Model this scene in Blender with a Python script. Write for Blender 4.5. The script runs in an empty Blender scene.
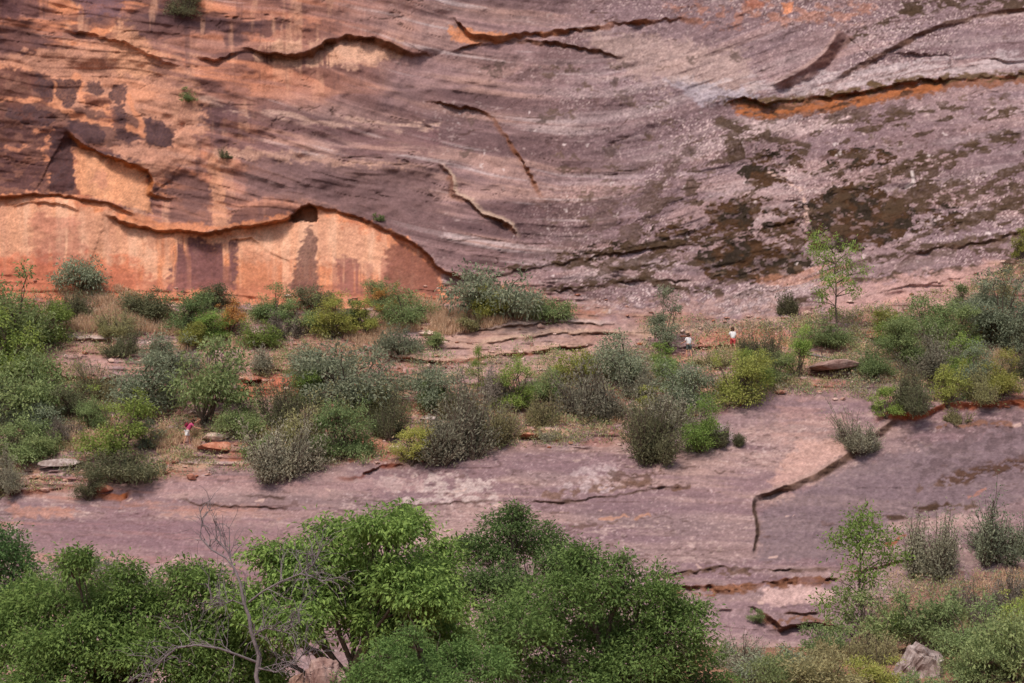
import bpy, math, random
import numpy as np
from mathutils import Vector

# ------------------------------------------------------------------ camera, sky, sun, exposure
S = bpy.context.scene
COL = S.collection
F = 1950.0                                   # focal length in pixels of a 1024 wide frame
W, H = 1024, 683
PITCH = math.atan((450 - H / 2) / F)
cam_data = bpy.data.cameras.new('camera')
cam_data.sensor_width = 36.0
cam_data.lens = 36.0 * F / W
cam_data.clip_start = 0.5
cam_data.clip_end = 3000
cam = bpy.data.objects.new('camera', cam_data)
COL.objects.link(cam)
cam.location = (0, 0, 0)
cam.rotation_euler = (math.pi / 2 + PITCH, 0, 0)
S.camera = cam

SUN_EL, SUN_AZ = math.radians(58), math.radians(202)     # azimuth clockwise from +Y (behind the camera, a little left)
world = bpy.data.worlds.new('World')
S.world = world
world.use_nodes = True
wn = world.node_tree
sky = wn.nodes.new('ShaderNodeTexSky')
sky.sky_type = 'NISHITA'
sky.sun_disc = False
sky.sun_elevation = SUN_EL
sky.sun_rotation = SUN_AZ
sky.dust_density = 4.0
sky.air_density = 1.0
sky.ozone_density = 1.0
wn.links.new(sky.outputs[0], wn.nodes['Background'].inputs['Color'])
wn.nodes['Background'].inputs['Strength'].default_value = 0.095
sun_data = bpy.data.lights.new('sun', 'SUN')
sun_data.energy = 1.9
sun_data.angle = math.radians(14)
sun_data.color = (1.0, 0.89, 0.78)
sun = bpy.data.objects.new('sun', sun_data)
COL.objects.link(sun)
sd = Vector((math.sin(SUN_AZ) * math.cos(SUN_EL), math.cos(SUN_AZ) * math.cos(SUN_EL), math.sin(SUN_EL)))
sun.rotation_euler = sd.to_track_quat('Z', 'Y').to_euler()
S.view_settings.view_transform = 'Standard'
S.view_settings.look = 'None'
S.view_settings.gamma = 1.0
S.view_settings.use_curve_mapping = False
S.view_settings.exposure = 0.52
S.render.engine = 'CYCLES'
S.cycles.max_bounces = 6
S.cycles.diffuse_bounces = 3
S.cycles.transmission_bounces = 3
S.cycles.glossy_bounces = 1
S.cycles.transparent_max_bounces = 4

# ------------------------------------------------------------------ helpers
def lin(r, g=None, b=None):
    if g is None: r, g, b = r
    c = np.array([r, g, b], dtype=float) / 255.0
    return np.where(c <= 0.04045, c / 12.92, ((c + 0.055) / 1.055) ** 2.4)

def sstep(a, b, x):
    t = np.clip((x - a) / (b - a), 0, 1)
    return t * t * (3 - 2 * t)

_tabs = {}
def vnoise(x, y, seed):
    if seed not in _tabs:
        _tabs[seed] = np.random.default_rng(seed).random((256, 256)).astype(np.float32)
    t = _tabs[seed]
    xi = np.floor(x); yi = np.floor(y)
    fx = (x - xi).astype(np.float32); fy = (y - yi).astype(np.float32)
    fx = fx * fx * (3 - 2 * fx); fy = fy * fy * (3 - 2 * fy)
    xi = xi.astype(np.int64) & 255; yi = yi.astype(np.int64) & 255
    x1 = (xi + 1) & 255; y1 = (yi + 1) & 255
    a = t[yi, xi]; b = t[yi, x1]; c = t[y1, xi]; d = t[y1, x1]
    return (a + (b - a) * fx) * (1 - fy) + (c + (d - c) * fx) * fy

def fbm(x, y, seed, octaves=4, gain=0.5):
    out = 0.0; amp = 1.0; tot = 0.0
    for k in range(octaves):
        out = out + amp * vnoise(x * 2 ** k + 17.3 * k, y * 2 ** k + 9.1 * k, seed + k)
        tot += amp; amp *= gain
    return out / tot                                       # 0..1, mean about 0.5

CP, SP = math.cos(PITCH), math.sin(PITCH)
def ray(u, v):
    """direction with y component 1 through pixel (u, v)"""
    x = (np.asarray(u, float) - W / 2) / F
    y = (H / 2 - np.asarray(v, float)) / F
    dy = CP - y * SP
    return x / dy, (SP + y * CP) / dy

def make_mesh(name, verts, polys, mat, parent=None, smooth=True, attrs=None, link=True):
    """polys: list of (n, k) index arrays"""
    me = bpy.data.meshes.new(name)
    verts = np.asarray(verts, dtype=np.float32)
    me.vertices.add(len(verts))
    me.vertices.foreach_set('co', verts.ravel())
    loops = np.concatenate([np.asarray(p, dtype=np.int32).ravel() for p in polys])
    totals = np.concatenate([np.full(len(p), p.shape[1], dtype=np.int32) for p in polys])
    starts = np.concatenate([[0], np.cumsum(totals)[:-1]]).astype(np.int32)
    me.loops.add(len(loops))
    me.loops.foreach_set('vertex_index', loops)
    me.polygons.add(len(totals))
    me.polygons.foreach_set('loop_start', starts)
    me.polygons.foreach_set('loop_total', totals)
    me.polygons.foreach_set('use_smooth', np.full(len(totals), smooth, dtype=bool))
    for an, (typ, data) in (attrs or {}).items():
        at = me.attributes.new(an, typ, 'POINT')
        if typ == 'FLOAT':
            at.data.foreach_set('value', np.asarray(data, dtype=np.float32).ravel())
        else:
            at.data.foreach_set('color', np.asarray(data, dtype=np.float32).ravel())
    me.update(calc_edges=True)
    if mat: me.materials.append(mat)
    o = bpy.data.objects.new(name, me)
    if link: COL.objects.link(o)
    if parent: o.parent = parent
    return o

def tag(o, label=None, cat=None, group=None, kind=None):
    if label: o['label'] = label
    if cat: o['category'] = cat
    if group: o['group'] = group
    if kind: o['kind'] = kind
    return o

def empty(name, loc):
    o = bpy.data.objects.new(name, None)
    COL.objects.link(o)
    o.location = loc
    o.empty_display_size = 0.3
    return o

class MB:
    """collects tubes and leaves into one mesh"""
    def __init__(s):
        s.v = []; s.q = []; s.t = []; s.n = 0; s.tint = []
    def add(s, v, q=None, t=None, tint=None):
        v = np.asarray(v, float)
        if q is not None and len(q): s.q.append(np.asarray(q) + s.n)
        if t is not None and len(t): s.t.append(np.asarray(t) + s.n)
        s.v.append(v); s.n += len(v)
        s.tint.append(np.full(len(v), 0.5) if tint is None else tint)
    def tube(s, pts, rad, sides=6):
        pts = np.asarray(pts, float); rad = np.asarray(rad, float)
        n = len(pts)
        tan = np.gradient(pts, axis=0)
        tan /= np.linalg.norm(tan, axis=1)[:, None] + 1e-9
        ref = np.array([0.31, 0.83, 0.2]); ref = ref / np.linalg.norm(ref)
        a = np.cross(tan, ref); a /= np.linalg.norm(a, axis=1)[:, None] + 1e-9
        b = np.cross(tan, a)
        th = np.linspace(0, 2 * np.pi, sides, endpoint=False)
        ring = pts[:, None] + rad[:, None, None] * (np.cos(th)[None, :, None] * a[:, None] + np.sin(th)[None, :, None] * b[:, None])
        v = ring.reshape(-1, 3)
        i = np.arange(n - 1)[:, None] * sides; j = np.arange(sides)[None]; j1 = (j + 1) % sides
        q = np.stack([i + j, i + j1, i + sides + j1, i + sides + j], -1).reshape(-1, 4)
        s.add(v, q)
    def leaves(s, c, ax, nr, ln, wd, tint, fold=0.25):
        """rhombic leaves folded along the midrib; c base points, ax unit axes, nr approximate normals"""
        side = np.cross(ax, nr); side /= np.linalg.norm(side, axis=1)[:, None] + 1e-9
        up = np.cross(side, ax)
        ln = np.asarray(ln)[:, None]; wd = np.asarray(wd)[:, None]
        m = c + ax * ln * 0.45 + up * wd * fold
        v = np.stack([c, m + side * wd * 0.5, c + ax * ln - up * wd * fold * 0.6, m - side * wd * 0.5], 1).reshape(-1, 3)
        k = np.arange(len(c))[:, None] * 4
        t = np.concatenate([k + np.array([[0, 1, 2]]), k + np.array([[0, 2, 3]])])
        s.add(v, None, t, np.repeat(tint, 4))
    def build(s, name, mat, parent=None, smooth=False, link=True):
        polys = []
        if s.q: polys.append(np.concatenate(s.q))
        if s.t: polys.append(np.concatenate(s.t))
        return make_mesh(name, np.concatenate(s.v), polys, mat, parent, smooth,
                         {'tint': ('FLOAT', np.concatenate(s.tint))}, link)

def unit(v):
    return v / (np.linalg.norm(v, axis=-1, keepdims=True) + 1e-9)

# ------------------------------------------------------------------ materials
def new_mat(name):
    m = bpy.data.materials.new(name)
    m.use_nodes = True
    return m, m.node_tree, m.node_tree.nodes['Principled BSDF']

def rock_material(name, bump=0.28, fine=0.20):
    m, t, p = new_mat(name)
    N, L = t.nodes.new, t.links.new
    at = N('ShaderNodeAttribute'); at.attribute_name = 'rock_colour'
    geo = N('ShaderNodeNewGeometry')
    n1 = N('ShaderNodeTexNoise'); n1.inputs['Scale'].default_value = 5.0; n1.inputs['Detail'].default_value = 5; n1.inputs['Roughness'].default_value = 0.7
    n2 = N('ShaderNodeTexNoise'); n2.inputs['Scale'].default_value = 1.3; n2.inputs['Detail'].default_value = 4
    L(geo.outputs['Position'], n1.inputs['Vector']); L(geo.outputs['Position'], n2.inputs['Vector'])
    mr = N('ShaderNodeMapRange'); mr.inputs['From Min'].default_value = 0.3; mr.inputs['From Max'].default_value = 0.7
    mr.inputs['To Min'].default_value = 1 - fine; mr.inputs['To Max'].default_value = 1 + fine
    L(n1.outputs['Fac'], mr.inputs['Value'])
    mr2 = N('ShaderNodeMapRange'); mr2.inputs['From Min'].default_value = 0.3; mr2.inputs['From Max'].default_value = 0.7
    mr2.inputs['To Min'].default_value = 0.93; mr2.inputs['To Max'].default_value = 1.07
    L(n2.outputs['Fac'], mr2.inputs['Value'])
    mu = N('ShaderNodeMath'); mu.operation = 'MULTIPLY'
    L(mr.outputs[0], mu.inputs[0]); L(mr2.outputs[0], mu.inputs[1])
    vm = N('ShaderNodeVectorMath'); vm.operation = 'SCALE'
    L(at.outputs['Color'], vm.inputs[0]); L(mu.outputs[0], vm.inputs['Scale'])
    L(vm.outputs[0], p.inputs['Base Color'])
    bp = N('ShaderNodeBump'); bp.inputs['Strength'].default_value = bump; bp.inputs['Distance'].default_value = 0.06
    L(n1.outputs['Fac'], bp.inputs['Height']); L(bp.outputs[0], p.inputs['Normal'])
    p.inputs['Roughness'].default_value = 0.95
    p.inputs['Specular IOR Level'].default_value = 0.04
    return m

def leaf_material(name, c_dark, c_light, transl=0.38, vary=0.22):
    """leaf colour runs from c_dark to c_light from leaf to leaf, with a small shift from plant to plant"""
    m, t, p = new_mat(name)
    N, L = t.nodes.new, t.links.new
    at = N('ShaderNodeAttribute'); at.attribute_name = 'tint'
    oi = N('ShaderNodeObjectInfo')
    ramp = N('ShaderNodeValToRGB')
    c_dark, c_light = np.asarray(c_dark) * 0.8 + np.asarray(c_light) * 0.2, np.asarray(c_light) * 0.85 + np.asarray(c_dark) * 0.15
    c_dark, c_light = np.clip(c_dark * 1.3, 0, 0.8), np.clip(c_light * 1.3, 0, 0.8)
    ramp.color_ramp.elements[0].color = (*c_dark, 1); ramp.color_ramp.elements[1].color = (*c_light, 1)
    L(at.outputs['Fac'], ramp.inputs['Fac'])
    hs = N('ShaderNodeHueSaturation')
    mr = N('ShaderNodeMapRange'); mr.inputs['To Min'].default_value = 1 - vary; mr.inputs['To Max'].default_value = 1 + vary
    L(oi.outputs['Random'], mr.inputs['Value']); L(mr.outputs[0], hs.inputs['Value'])
    mr2 = N('ShaderNodeMapRange'); mr2.inputs['To Min'].default_value = 0.485; mr2.inputs['To Max'].default_value = 0.512
    wn_ = N('ShaderNodeMath'); wn_.operation = 'FRACT'
    mm = N('ShaderNodeMath'); mm.operation = 'MULTIPLY'; mm.inputs[1].default_value = 7.31
    L(oi.outputs['Random'], mm.inputs[0]); L(mm.outputs[0], wn_.inputs[0]); L(wn_.outputs[0], mr2.inputs['Value']); L(mr2.outputs[0], hs.inputs['Hue'])
    L(ramp.outputs['Color'], hs.inputs['Color'])
    L(hs.outputs['Color'], p.inputs['Base Color'])
    p.inputs['Roughness'].default_value = 0.8
    p.inputs['Specular IOR Level'].default_value = 0.1
    tr = N('ShaderNodeBsdfTranslucent'); L(hs.outputs['Color'], tr.inputs['Color'])
    mx = N('ShaderNodeMixShader'); mx.inputs[0].default_value = transl
    L(p.outputs[0], mx.inputs[1]); L(tr.outputs[0], mx.inputs[2])
    L(mx.outputs[0], t.nodes['Material Output'].inputs['Surface'])
    return m

def plain_material(name, col, rough=0.8, scale=8.0, vary=0.25):
    m, t, p = new_mat(name)
    N, L = t.nodes.new, t.links.new
    tc = N('ShaderNodeTexCoord')
    n = N('ShaderNodeTexNoise'); n.inputs['Scale'].default_value = scale; n.inputs['Detail'].default_value = 4
    L(tc.outputs['Object'], n.inputs['Vector'])
    r = N('ShaderNodeValToRGB')
    r.color_ramp.elements[0].position = 0.3; r.color_ramp.elements[1].position = 0.7
    c = np.array(col)
    r.color_ramp.elements[0].color = (*(c * (1 - vary)), 1); r.color_ramp.elements[1].color = (*np.clip(c * (1 + vary), 0, 1), 1)
    L(n.outputs['Fac'], r.inputs['Fac']); L(r.outputs['Color'], p.inputs['Base Color'])
    p.inputs['Roughness'].default_value = rough
    p.inputs['Specular IOR Level'].default_value = 0.25
    return m

def stone_material(name, ca, cb, cc):
    m, t, p = new_mat(name)
    N, L = t.nodes.new, t.links.new
    tc = N('ShaderNodeTexCoord')
    n = N('ShaderNodeTexNoise'); n.inputs['Scale'].default_value = 2.2; n.inputs['Detail'].default_value = 8; n.inputs['Roughness'].default_value = 0.65
    L(tc.outputs['Object'], n.inputs['Vector'])
    r = N('ShaderNodeValToRGB')
    r.color_ramp.elements[0].position = 0.32; r.color_ramp.elements[1].position = 0.68
    r.color_ramp.elements[0].color = (*ca, 1); r.color_ramp.elements[1].color = (*cc, 1)
    e = r.color_ramp.elements.new(0.5); e.color = (*cb, 1)
    L(n.outputs['Fac'], r.inputs['Fac']); L(r.outputs['Color'], p.inputs['Base Color'])
    bp = N('ShaderNodeBump'); bp.inputs['Strength'].default_value = 0.6; bp.inputs['Distance'].default_value = 0.08
    L(n.outputs['Fac'], bp.inputs['Height']); L(bp.outputs[0], p.inputs['Normal'])
    p.inputs['Roughness'].default_value = 0.95
    p.inputs['Specular IOR Level'].default_value = 0.15
    return m

# ------------------------------------------------------------------ the rock: one relief surface, cut into cliff, hillside and slab
def axis(lo, hi, a, b, step, grow):
    mid = np.arange(a, b + step * 0.5, step)
    left = []; x = a; s = step
    while x > lo:
        s *= grow; x -= s; left.append(x)
    right = []; x = b; s = step
    while x < hi:
        s *= grow; x += s; right.append(x)
    return np.concatenate([left[::-1], mid, right])

UA = axis(-900, 1924, -24, 1048, 1.0, 1.12)
VA = axis(-620, 770, -16, 700, 1.0, 1.12)
U, V = np.meshgrid(UA, VA)
nv, nu = U.shape

KU = [-900, -100, 0, 128, 256, 384, 450, 512, 640, 768, 896, 1024, 1124, 1924]
def ku(*vals): return np.interp(UA, KU, vals)
VC = ku(285, 285, 285, 290, 298, 298, 285, 286, 312, 318, 300, 258, 245, 230)          # foot of the cliff
VS = ku(500, 500, 497, 482, 468, 462, 455, 446, 440, 392, 400, 405, 405, 405)          # upper edge of the slab
D_top2 = ku(185, 190, 191, 194, 198, 206, 210, 216, 226, 233, 238, 244, 246, 250)      # at v = -620
D_0 = ku(171, 171, 172, 173.5, 176, 180, 183, 186, 191, 195, 198, 202, 203, 203)       # at v = 0
D_c = ku(166, 166, 166, 166.5, 167, 167, 167, 167, 168, 169.5, 171, 174, 175, 177)
D_s = ku(139, 139, 139, 139.5, 140, 141, 142, 143, 145, 150.5, 151, 152, 152, 152)
D_6 = ku(124, 124, 124, 124.5, 125, 125.5, 126, 126, 126.5, 127, 127.5, 128, 128, 128)  # at v = 600
D_7 = np.full(nu, 117.0)                                                               # at v = 700
D_8 = np.full(nu, 113.5)
D = np.empty_like(U)
for j in range(nu):
    D[:, j] = np.interp(VA, [-620, 0, VC[j], VS[j], 600, 700, 770],
                        [D_top2[j], D_0[j], D_c[j], D_s[j], D_6[j], D_7[j], D_8[j]])
# round the kinks
def blur_rows(a, r):
    k = np.exp(-0.5 * (np.arange(-3 * r, 3 * r + 1) / r) ** 2); k /= k.sum()
    p = np.pad(a, ((3 * r, 3 * r), (0, 0)), mode='reflect', reflect_type='odd')
    return sum(k[i] * p[i:i + a.shape[0]] for i in range(len(k)))
D = blur_rows(D, 7)
DISP = np.zeros_like(U)                                    # metres towards the camera

wob = (fbm(U / 40, V / 16, 3, 3) - 0.5)
wob2 = (fbm(U / 9, V / 6, 7, 3) - 0.5)
cliffness = sstep(10, -10, V - (VC[None] + 24 * wob))
slabness = sstep(-10, 10, V - (VS[None] + 16 * wob))
hillness = np.clip(1 - cliffness - slabness, 0, 1)

ARCH = [(-60, 199), (0, 197), (28, 193), (53, 193), (84, 198), (112, 204), (128, 213), (140, 224), (158, 230), (211, 232), (246, 226), (280, 221),
        (294, 216), (302, 207), (314, 204), (340, 211), (375, 223), (405, 237), (428, 252), (438, 266), (460, 276), (490, 273)]
_a = np.array(ARCH)
recess = sstep(0, 7, V - np.interp(UA, _a[:, 0], _a[:, 1])[None]) * sstep(446, 434, U) * cliffness
alcove = sstep(0, 6, V - np.interp(UA, [74, 90, 118, 150], [146, 151, 161, 172])[None]) * sstep(76, 82, U) * sstep(152, 144, U) * sstep(208, 196, V - 0.2 * (U - 80))
recess = np.maximum(recess, alcove)

# bedding: dips to the right on the left half, climbs to the right beyond
trough = np.interp(UA, [-900, 0, 330, 560, 700, 1024, 1924], [-60, 0, 42, 84, 84, 18, -150])
Q = V - trough[None] * cliffness + 26 * (fbm(U / 150, V / 70, 21, 3) - 0.5)
QS = V - 0.03 * (U - 512) + 12 * (fbm(U / 160, V / 60, 25, 3) - 0.5)
SW = V - 0.42 * (U - 560) * sstep(700, 200, U) * 0.55 + 0.10 * U * sstep(560, 900, U)      # a second, steeper set of cross-beds
set2 = sstep(0.47, 0.56, fbm(U / 210, V / 60, 27, 2)) * cliffness
Q2 = SW + 400
def BN(su, sq, seed, octaves=4, gain=0.5):
    a = fbm(U / su, Q / sq, seed, octaves, gain)
    return a + (fbm(U / su, Q2 / sq, seed, octaves, gain) - a) * set2
bed = BN(260, 13, 31, 4, 0.55)
bedf = BN(150, 3.6, 37, 3, 0.55)
beds = fbm(U / 170, QS / 6, 41, 4, 0.6)
bedsf = fbm(U / 70, QS / 2.4, 47, 3, 0.6)
blotch = fbm(U / 70, V / 40, 51, 4)
speck = fbm(U / 3.2, V / 2.2, 57, 2, 0.6)
grain = np.random.default_rng(5).random(U.shape)
drip = fbm(U / 5.0, V / 70, 61, 3)

relief = cliffness * (1 - 0.9 * recess)
DISP += relief * (0.55 * (bed - 0.5) + 0.08 * (bedf - 0.5) + 2.8 * (blotch - 0.5))
DISP += slabness * (0.36 * (beds - 0.5) + 0.08 * (bedsf - 0.5) + 1.8 * (fbm(U / 110, V / 50, 71, 3) - 0.5))
DISP += hillness * (0.5 * (beds - 0.5) + 0.22 * (bedsf - 0.5) + 1.6 * (fbm(U / 30, V / 14, 75, 4) - 0.5))
DISP += (0.04 + 0.07 * sstep(380, 560, U)) * (speck - 0.5) + 0.20 * (fbm(U / 12, V / 8, 77, 3) - 0.5)
# thin stepped strata: cliff right part and the hillside
st = ((Q * (1 - np.round(set2)) + Q2 * np.round(set2)) / 9.0 + 0.5 * fbm(U / 90, V / 30, 83, 3)) % 1.0
DISP += relief * 0.09 * (sstep(0, 0.85, st) * (1 - sstep(0.85, 1.0, st)) - 0.4) * sstep(0.48, 0.62, fbm(U / 120, V / 60, 87, 2))
st2 = (QS / 7.0 + 0.6 * fbm(U / 60, V / 20, 91, 3)) % 1.0
DISP += hillness * 0.26 * (sstep(0, 0.8, st2) * (1 - sstep(0.8, 1.0, st2)) - 0.4)
st3 = (QS / 13.0 + 0.7 * fbm(U / 90, V / 30, 93, 3)) % 1.0
DISP += slabness * 0.09 * (sstep(0, 0.9, st3) * (1 - sstep(0.9, 1.0, st3)) - 0.4) * sstep(0.45, 0.6, fbm(U / 80, V / 30, 95, 2))

def mix(C, col, m):
    m = np.clip(m, 0, 1)[..., None]
    return C * (1 - m) + np.asarray(col) * m

# ---- base colours of the stone (varnish, lichen, mineral crust, fresh breaks; shade of ledges and hollows is painted in too)
MAUVE = lin(146, 118, 118); PINK = lin(170, 134, 125); DARK = lin(110, 88, 90); PALE = lin(184, 166, 166)
SALMON = lin(192, 126, 96); ORANGE = lin(212, 140, 102); CREAM = lin(220, 180, 154); VARN = lin(76, 58, 62)
LICHEN = lin(88, 74, 58); RUST = lin(146, 92, 60); SOIL = lin(162, 118, 96); TAN = lin(186, 154, 130); REDR = lin(160, 98, 74)
C = np.empty(U.shape + (3,)); C[:] = MAUVE
rt = sstep(500, 660, U)
C = mix(C, lin(140, 119, 124), cliffness * rt)
calm = cliffness * (1 - 0.62 * rt)
big = BN(190, 34, 99, 3, 0.5)
C = mix(C, lin(112, 88, 88), calm * sstep(0.56, 0.40, big) * 0.85)
C = mix(C, lin(164, 132, 124), calm * sstep(0.54, 0.66, big) * 0.6)
C = mix(C, lin(176, 142, 132), calm * sstep(0.50, 0.66, bed) * 0.65)
C = mix(C, lin(96, 74, 76), calm * sstep(0.47, 0.33, bed) * 0.8)
C = mix(C, lin(100, 80, 82), calm * sstep(0.47, 0.34, bedf) * 0.4)
C = mix(C, PALE, calm * sstep(0.60, 0.74, BN(200, 6, 101, 4, 0.6)) * 0.7)
C = mix(C, lin(120, 98, 102), cliffness * rt * sstep(0.52, 0.40, fbm(U / 90, V / 45, 113, 4)) * 0.7)
# warm left part of the wall
wf = fbm(U / 85, V / 60, 104, 4)
warm = sstep(440, 190, U + 130 * (wf - 0.5) * 2 + 0.25 * (V - 140)) * cliffness
C = mix(C, SALMON, warm * (0.35 + 0.5 * sstep(0.42, 0.6, bed)))
C = mix(C, ORANGE, warm * sstep(0.48, 0.64, BN(90, 20, 103, 4)) * sstep(330, 120, U) * 0.85)
C = mix(C, lin(100, 72, 70), warm * sstep(0.50, 0.40, BN(100, 15, 105, 4, 0.6)) * 0.9)
C = mix(C, lin(84, 64, 68), warm * sstep(0.56, 0.64, fbm(U / 44, V / 28, 106, 5, 0.6)) * 0.7)
C = mix(C, lin(216, 166, 138), warm * sstep(0.58, 0.76, fbm(U / 11, V / 60, 108, 4, 0.6)) * 0.4)
C = mix(C, lin(92, 70, 72), warm * sstep(0.62, 0.74, fbm(U / 9, V / 80, 110, 4, 0.6)) * 0.5)
# speckled pale crust over the right half
crust = cliffness * sstep(480, 640, U)
cr_w = 0.35 + 0.9 * sstep(0.42, 0.62, fbm(U / 90, V / 50, 109, 3))
C = mix(C, lin(192, 170, 166), crust * cr_w * sstep(0.62, 0.80, speck * 0.6 + grain * 0.4) * 0.45)
C = mix(C, lin(102, 80, 80), crust * cr_w * sstep(0.42, 0.27, speck * 0.6 + grain * 0.4) * 0.6)
C = mix(C, PALE, crust * sstep(0.54, 0.70, BN(190, 11, 107, 4)) * 0.28)
C = mix(C, lin(214, 196, 190), crust * cr_w * sstep(0.93, 0.97, grain) * 0.5)
C = mix(C, lin(88, 68, 66), crust * cr_w * sstep(0.09, 0.04, grain) * 0.55)
# slab
sl = slabness
sbig = fbm(U / 130, QS / 34, 115, 4)
C = mix(C, lin(144, 120, 118), sl)
C = mix(C, lin(162, 134, 128), sl * sstep(0.5, 0.64, sbig) * 0.7)
C = mix(C, lin(122, 102, 105), sl * sstep(0.5, 0.36, sbig) * 0.7)
C = mix(C, lin(156, 130, 128), sl * sstep(0.46, 0.66, beds) * 0.35)
C = mix(C, lin(124, 100, 106), sl * sstep(0.52, 0.34, fbm(U / 140, QS / 12, 111, 4)) * 0.8)
C = mix(C, DARK, sl * sstep(0.42, 0.26, bedsf) * 0.35)
C = mix(C, lin(172, 148, 143), sl * sstep(0.6, 0.76, bedsf) * 0.2)
C = mix(C, PALE, sl * sstep(0.70, 0.9, speck * 0.5 + grain * 0.5) * 0.4)
C = mix(C, lin(176, 120, 100), sl * sstep(400, 60, U) * sstep(0.52, 0.66, beds) * 0.4)
# hillside: broken rock, red soil and dust
hl = hillness
C = mix(C, SOIL, hl * sstep(0.42, 0.6, fbm(U / 28, V / 10, 121, 4)) * 0.65)
C = mix(C, TAN, hl * sstep(0.5, 0.66, fbm(U / 34, V / 8, 125, 4)) * 0.7)
C = mix(C, REDR, hl * sstep(0.58, 0.7, fbm(U / 40, V / 12, 129, 4)) * 0.5)
C = mix(C, DARK, hl * sstep(0.45, 0.3, fbm(U / 12, V / 4, 131, 3)) * 0.6)
C = mix(C, PALE, hl * sstep(0.62, 0.75, bedsf) * 0.5)

def partings(mask, q, su, sq, seed, th, strength, depth):
    global C, DISP
    f = np.abs(fbm(U / su, q / sq, seed, 4, 0.55) - 0.5)
    where = sstep(0.5, 0.62, fbm(U / 45, V / 16, seed + 31, 3))
    m = mask * sstep(th, th * 0.3, f) * where
    C = mix(C, lin(84, 62, 58), m * strength)
    DISP -= depth * m
partings(relief * (1 - set2), Q, 240, 22, 301, 0.009, 0.8, 0.12)
partings(set2 * relief, Q2, 240, 24, 305, 0.008, 0.7, 0.10)
partings(relief, Q + 0.25 * U, 90, 26, 321, 0.006, 0.7, 0.10)
partings(slabness, QS, 160, 12, 331, 0.012, 0.6, 0.08)
partings(slabness, QS, 70, 6, 341, 0.009, 0.3, 0.04)
partings(hillness, QS, 60, 8, 351, 0.03, 0.8, 0.2)
pits = sstep(0.66, 0.78, fbm(U / 4.5, V / 2.6, 361, 2, 0.6)) * sstep(0.48, 0.62, fbm(U / 50, V / 25, 367, 3))
C = mix(C, lin(92, 70, 64), pits * (0.55 * cliffness * sstep(400, 560, U) + 0.6 * hillness))
dash = sstep(0.62, 0.70, fbm(U / 8, V / 2.0, 441, 3, 0.6)) * sstep(0.46, 0.58, fbm(U / 60, V / 20, 447, 3))
C = mix(C, lin(94, 74, 72), dash * slabness * 0.6)
DISP -= 0.05 * dash * slabness
dash2 = sstep(0.64, 0.72, fbm(U / 9, V / 2.2, 451, 3, 0.6)) * sstep(0.46, 0.6, fbm(U / 70, V / 22, 457, 3))
C = mix(C, lin(184, 160, 154), dash2 * slabness * 0.5)
chips = sstep(0.70, 0.80, fbm(U / 4.0, V / 2.4, 371, 2, 0.6)) * sstep(0.46, 0.6, fbm(U / 44, V / 22, 377, 3))
C = mix(C, lin(206, 184, 180), chips * (0.32 * cliffness * sstep(300, 520, U) + 0.3 * slabness + 0.5 * hillness))

# ---- features traced on the rock
def sub(pts, pad):
    pts = np.asarray(pts, float)
    i0, i1 = np.searchsorted(VA, [pts[:, 1].min() - pad, pts[:, 1].max() + pad])
    j0, j1 = np.searchsorted(UA, [pts[:, 0].min() - pad, pts[:, 0].max() + pad])
    return slice(max(i0, 0), min(i1, nv)), slice(max(j0, 0), min(j1, nu))

def seg_dist(pts, u, v, closed=False):
    """distance, side (+ is below a line drawn to the right) and position along the line, for the nearest segment"""
    best = np.full(u.shape, 1e9); side = np.ones(u.shape); along = np.zeros(u.shape)
    n = len(pts); tot = 0.0
    for k in range(n if closed else n - 1):
        (ax, ay), (bx, by) = pts[k], pts[(k + 1) % n]
        dx, dy = bx - ax, by - ay
        ln = math.hypot(dx, dy) + 1e-9
        t = np.clip(((u - ax) * dx + (v - ay) * dy) / ln ** 2, 0, 1)
        d = np.hypot(u - ax - t * dx, v - ay - t * dy)
        m = d < best
        best[m] = d[m]
        side[m] = np.sign(dx * (v - ay) - dy * (u - ax))[m]
        along[m] = (tot + t * ln)[m]
        tot += ln
    return best, side, along, tot

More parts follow.
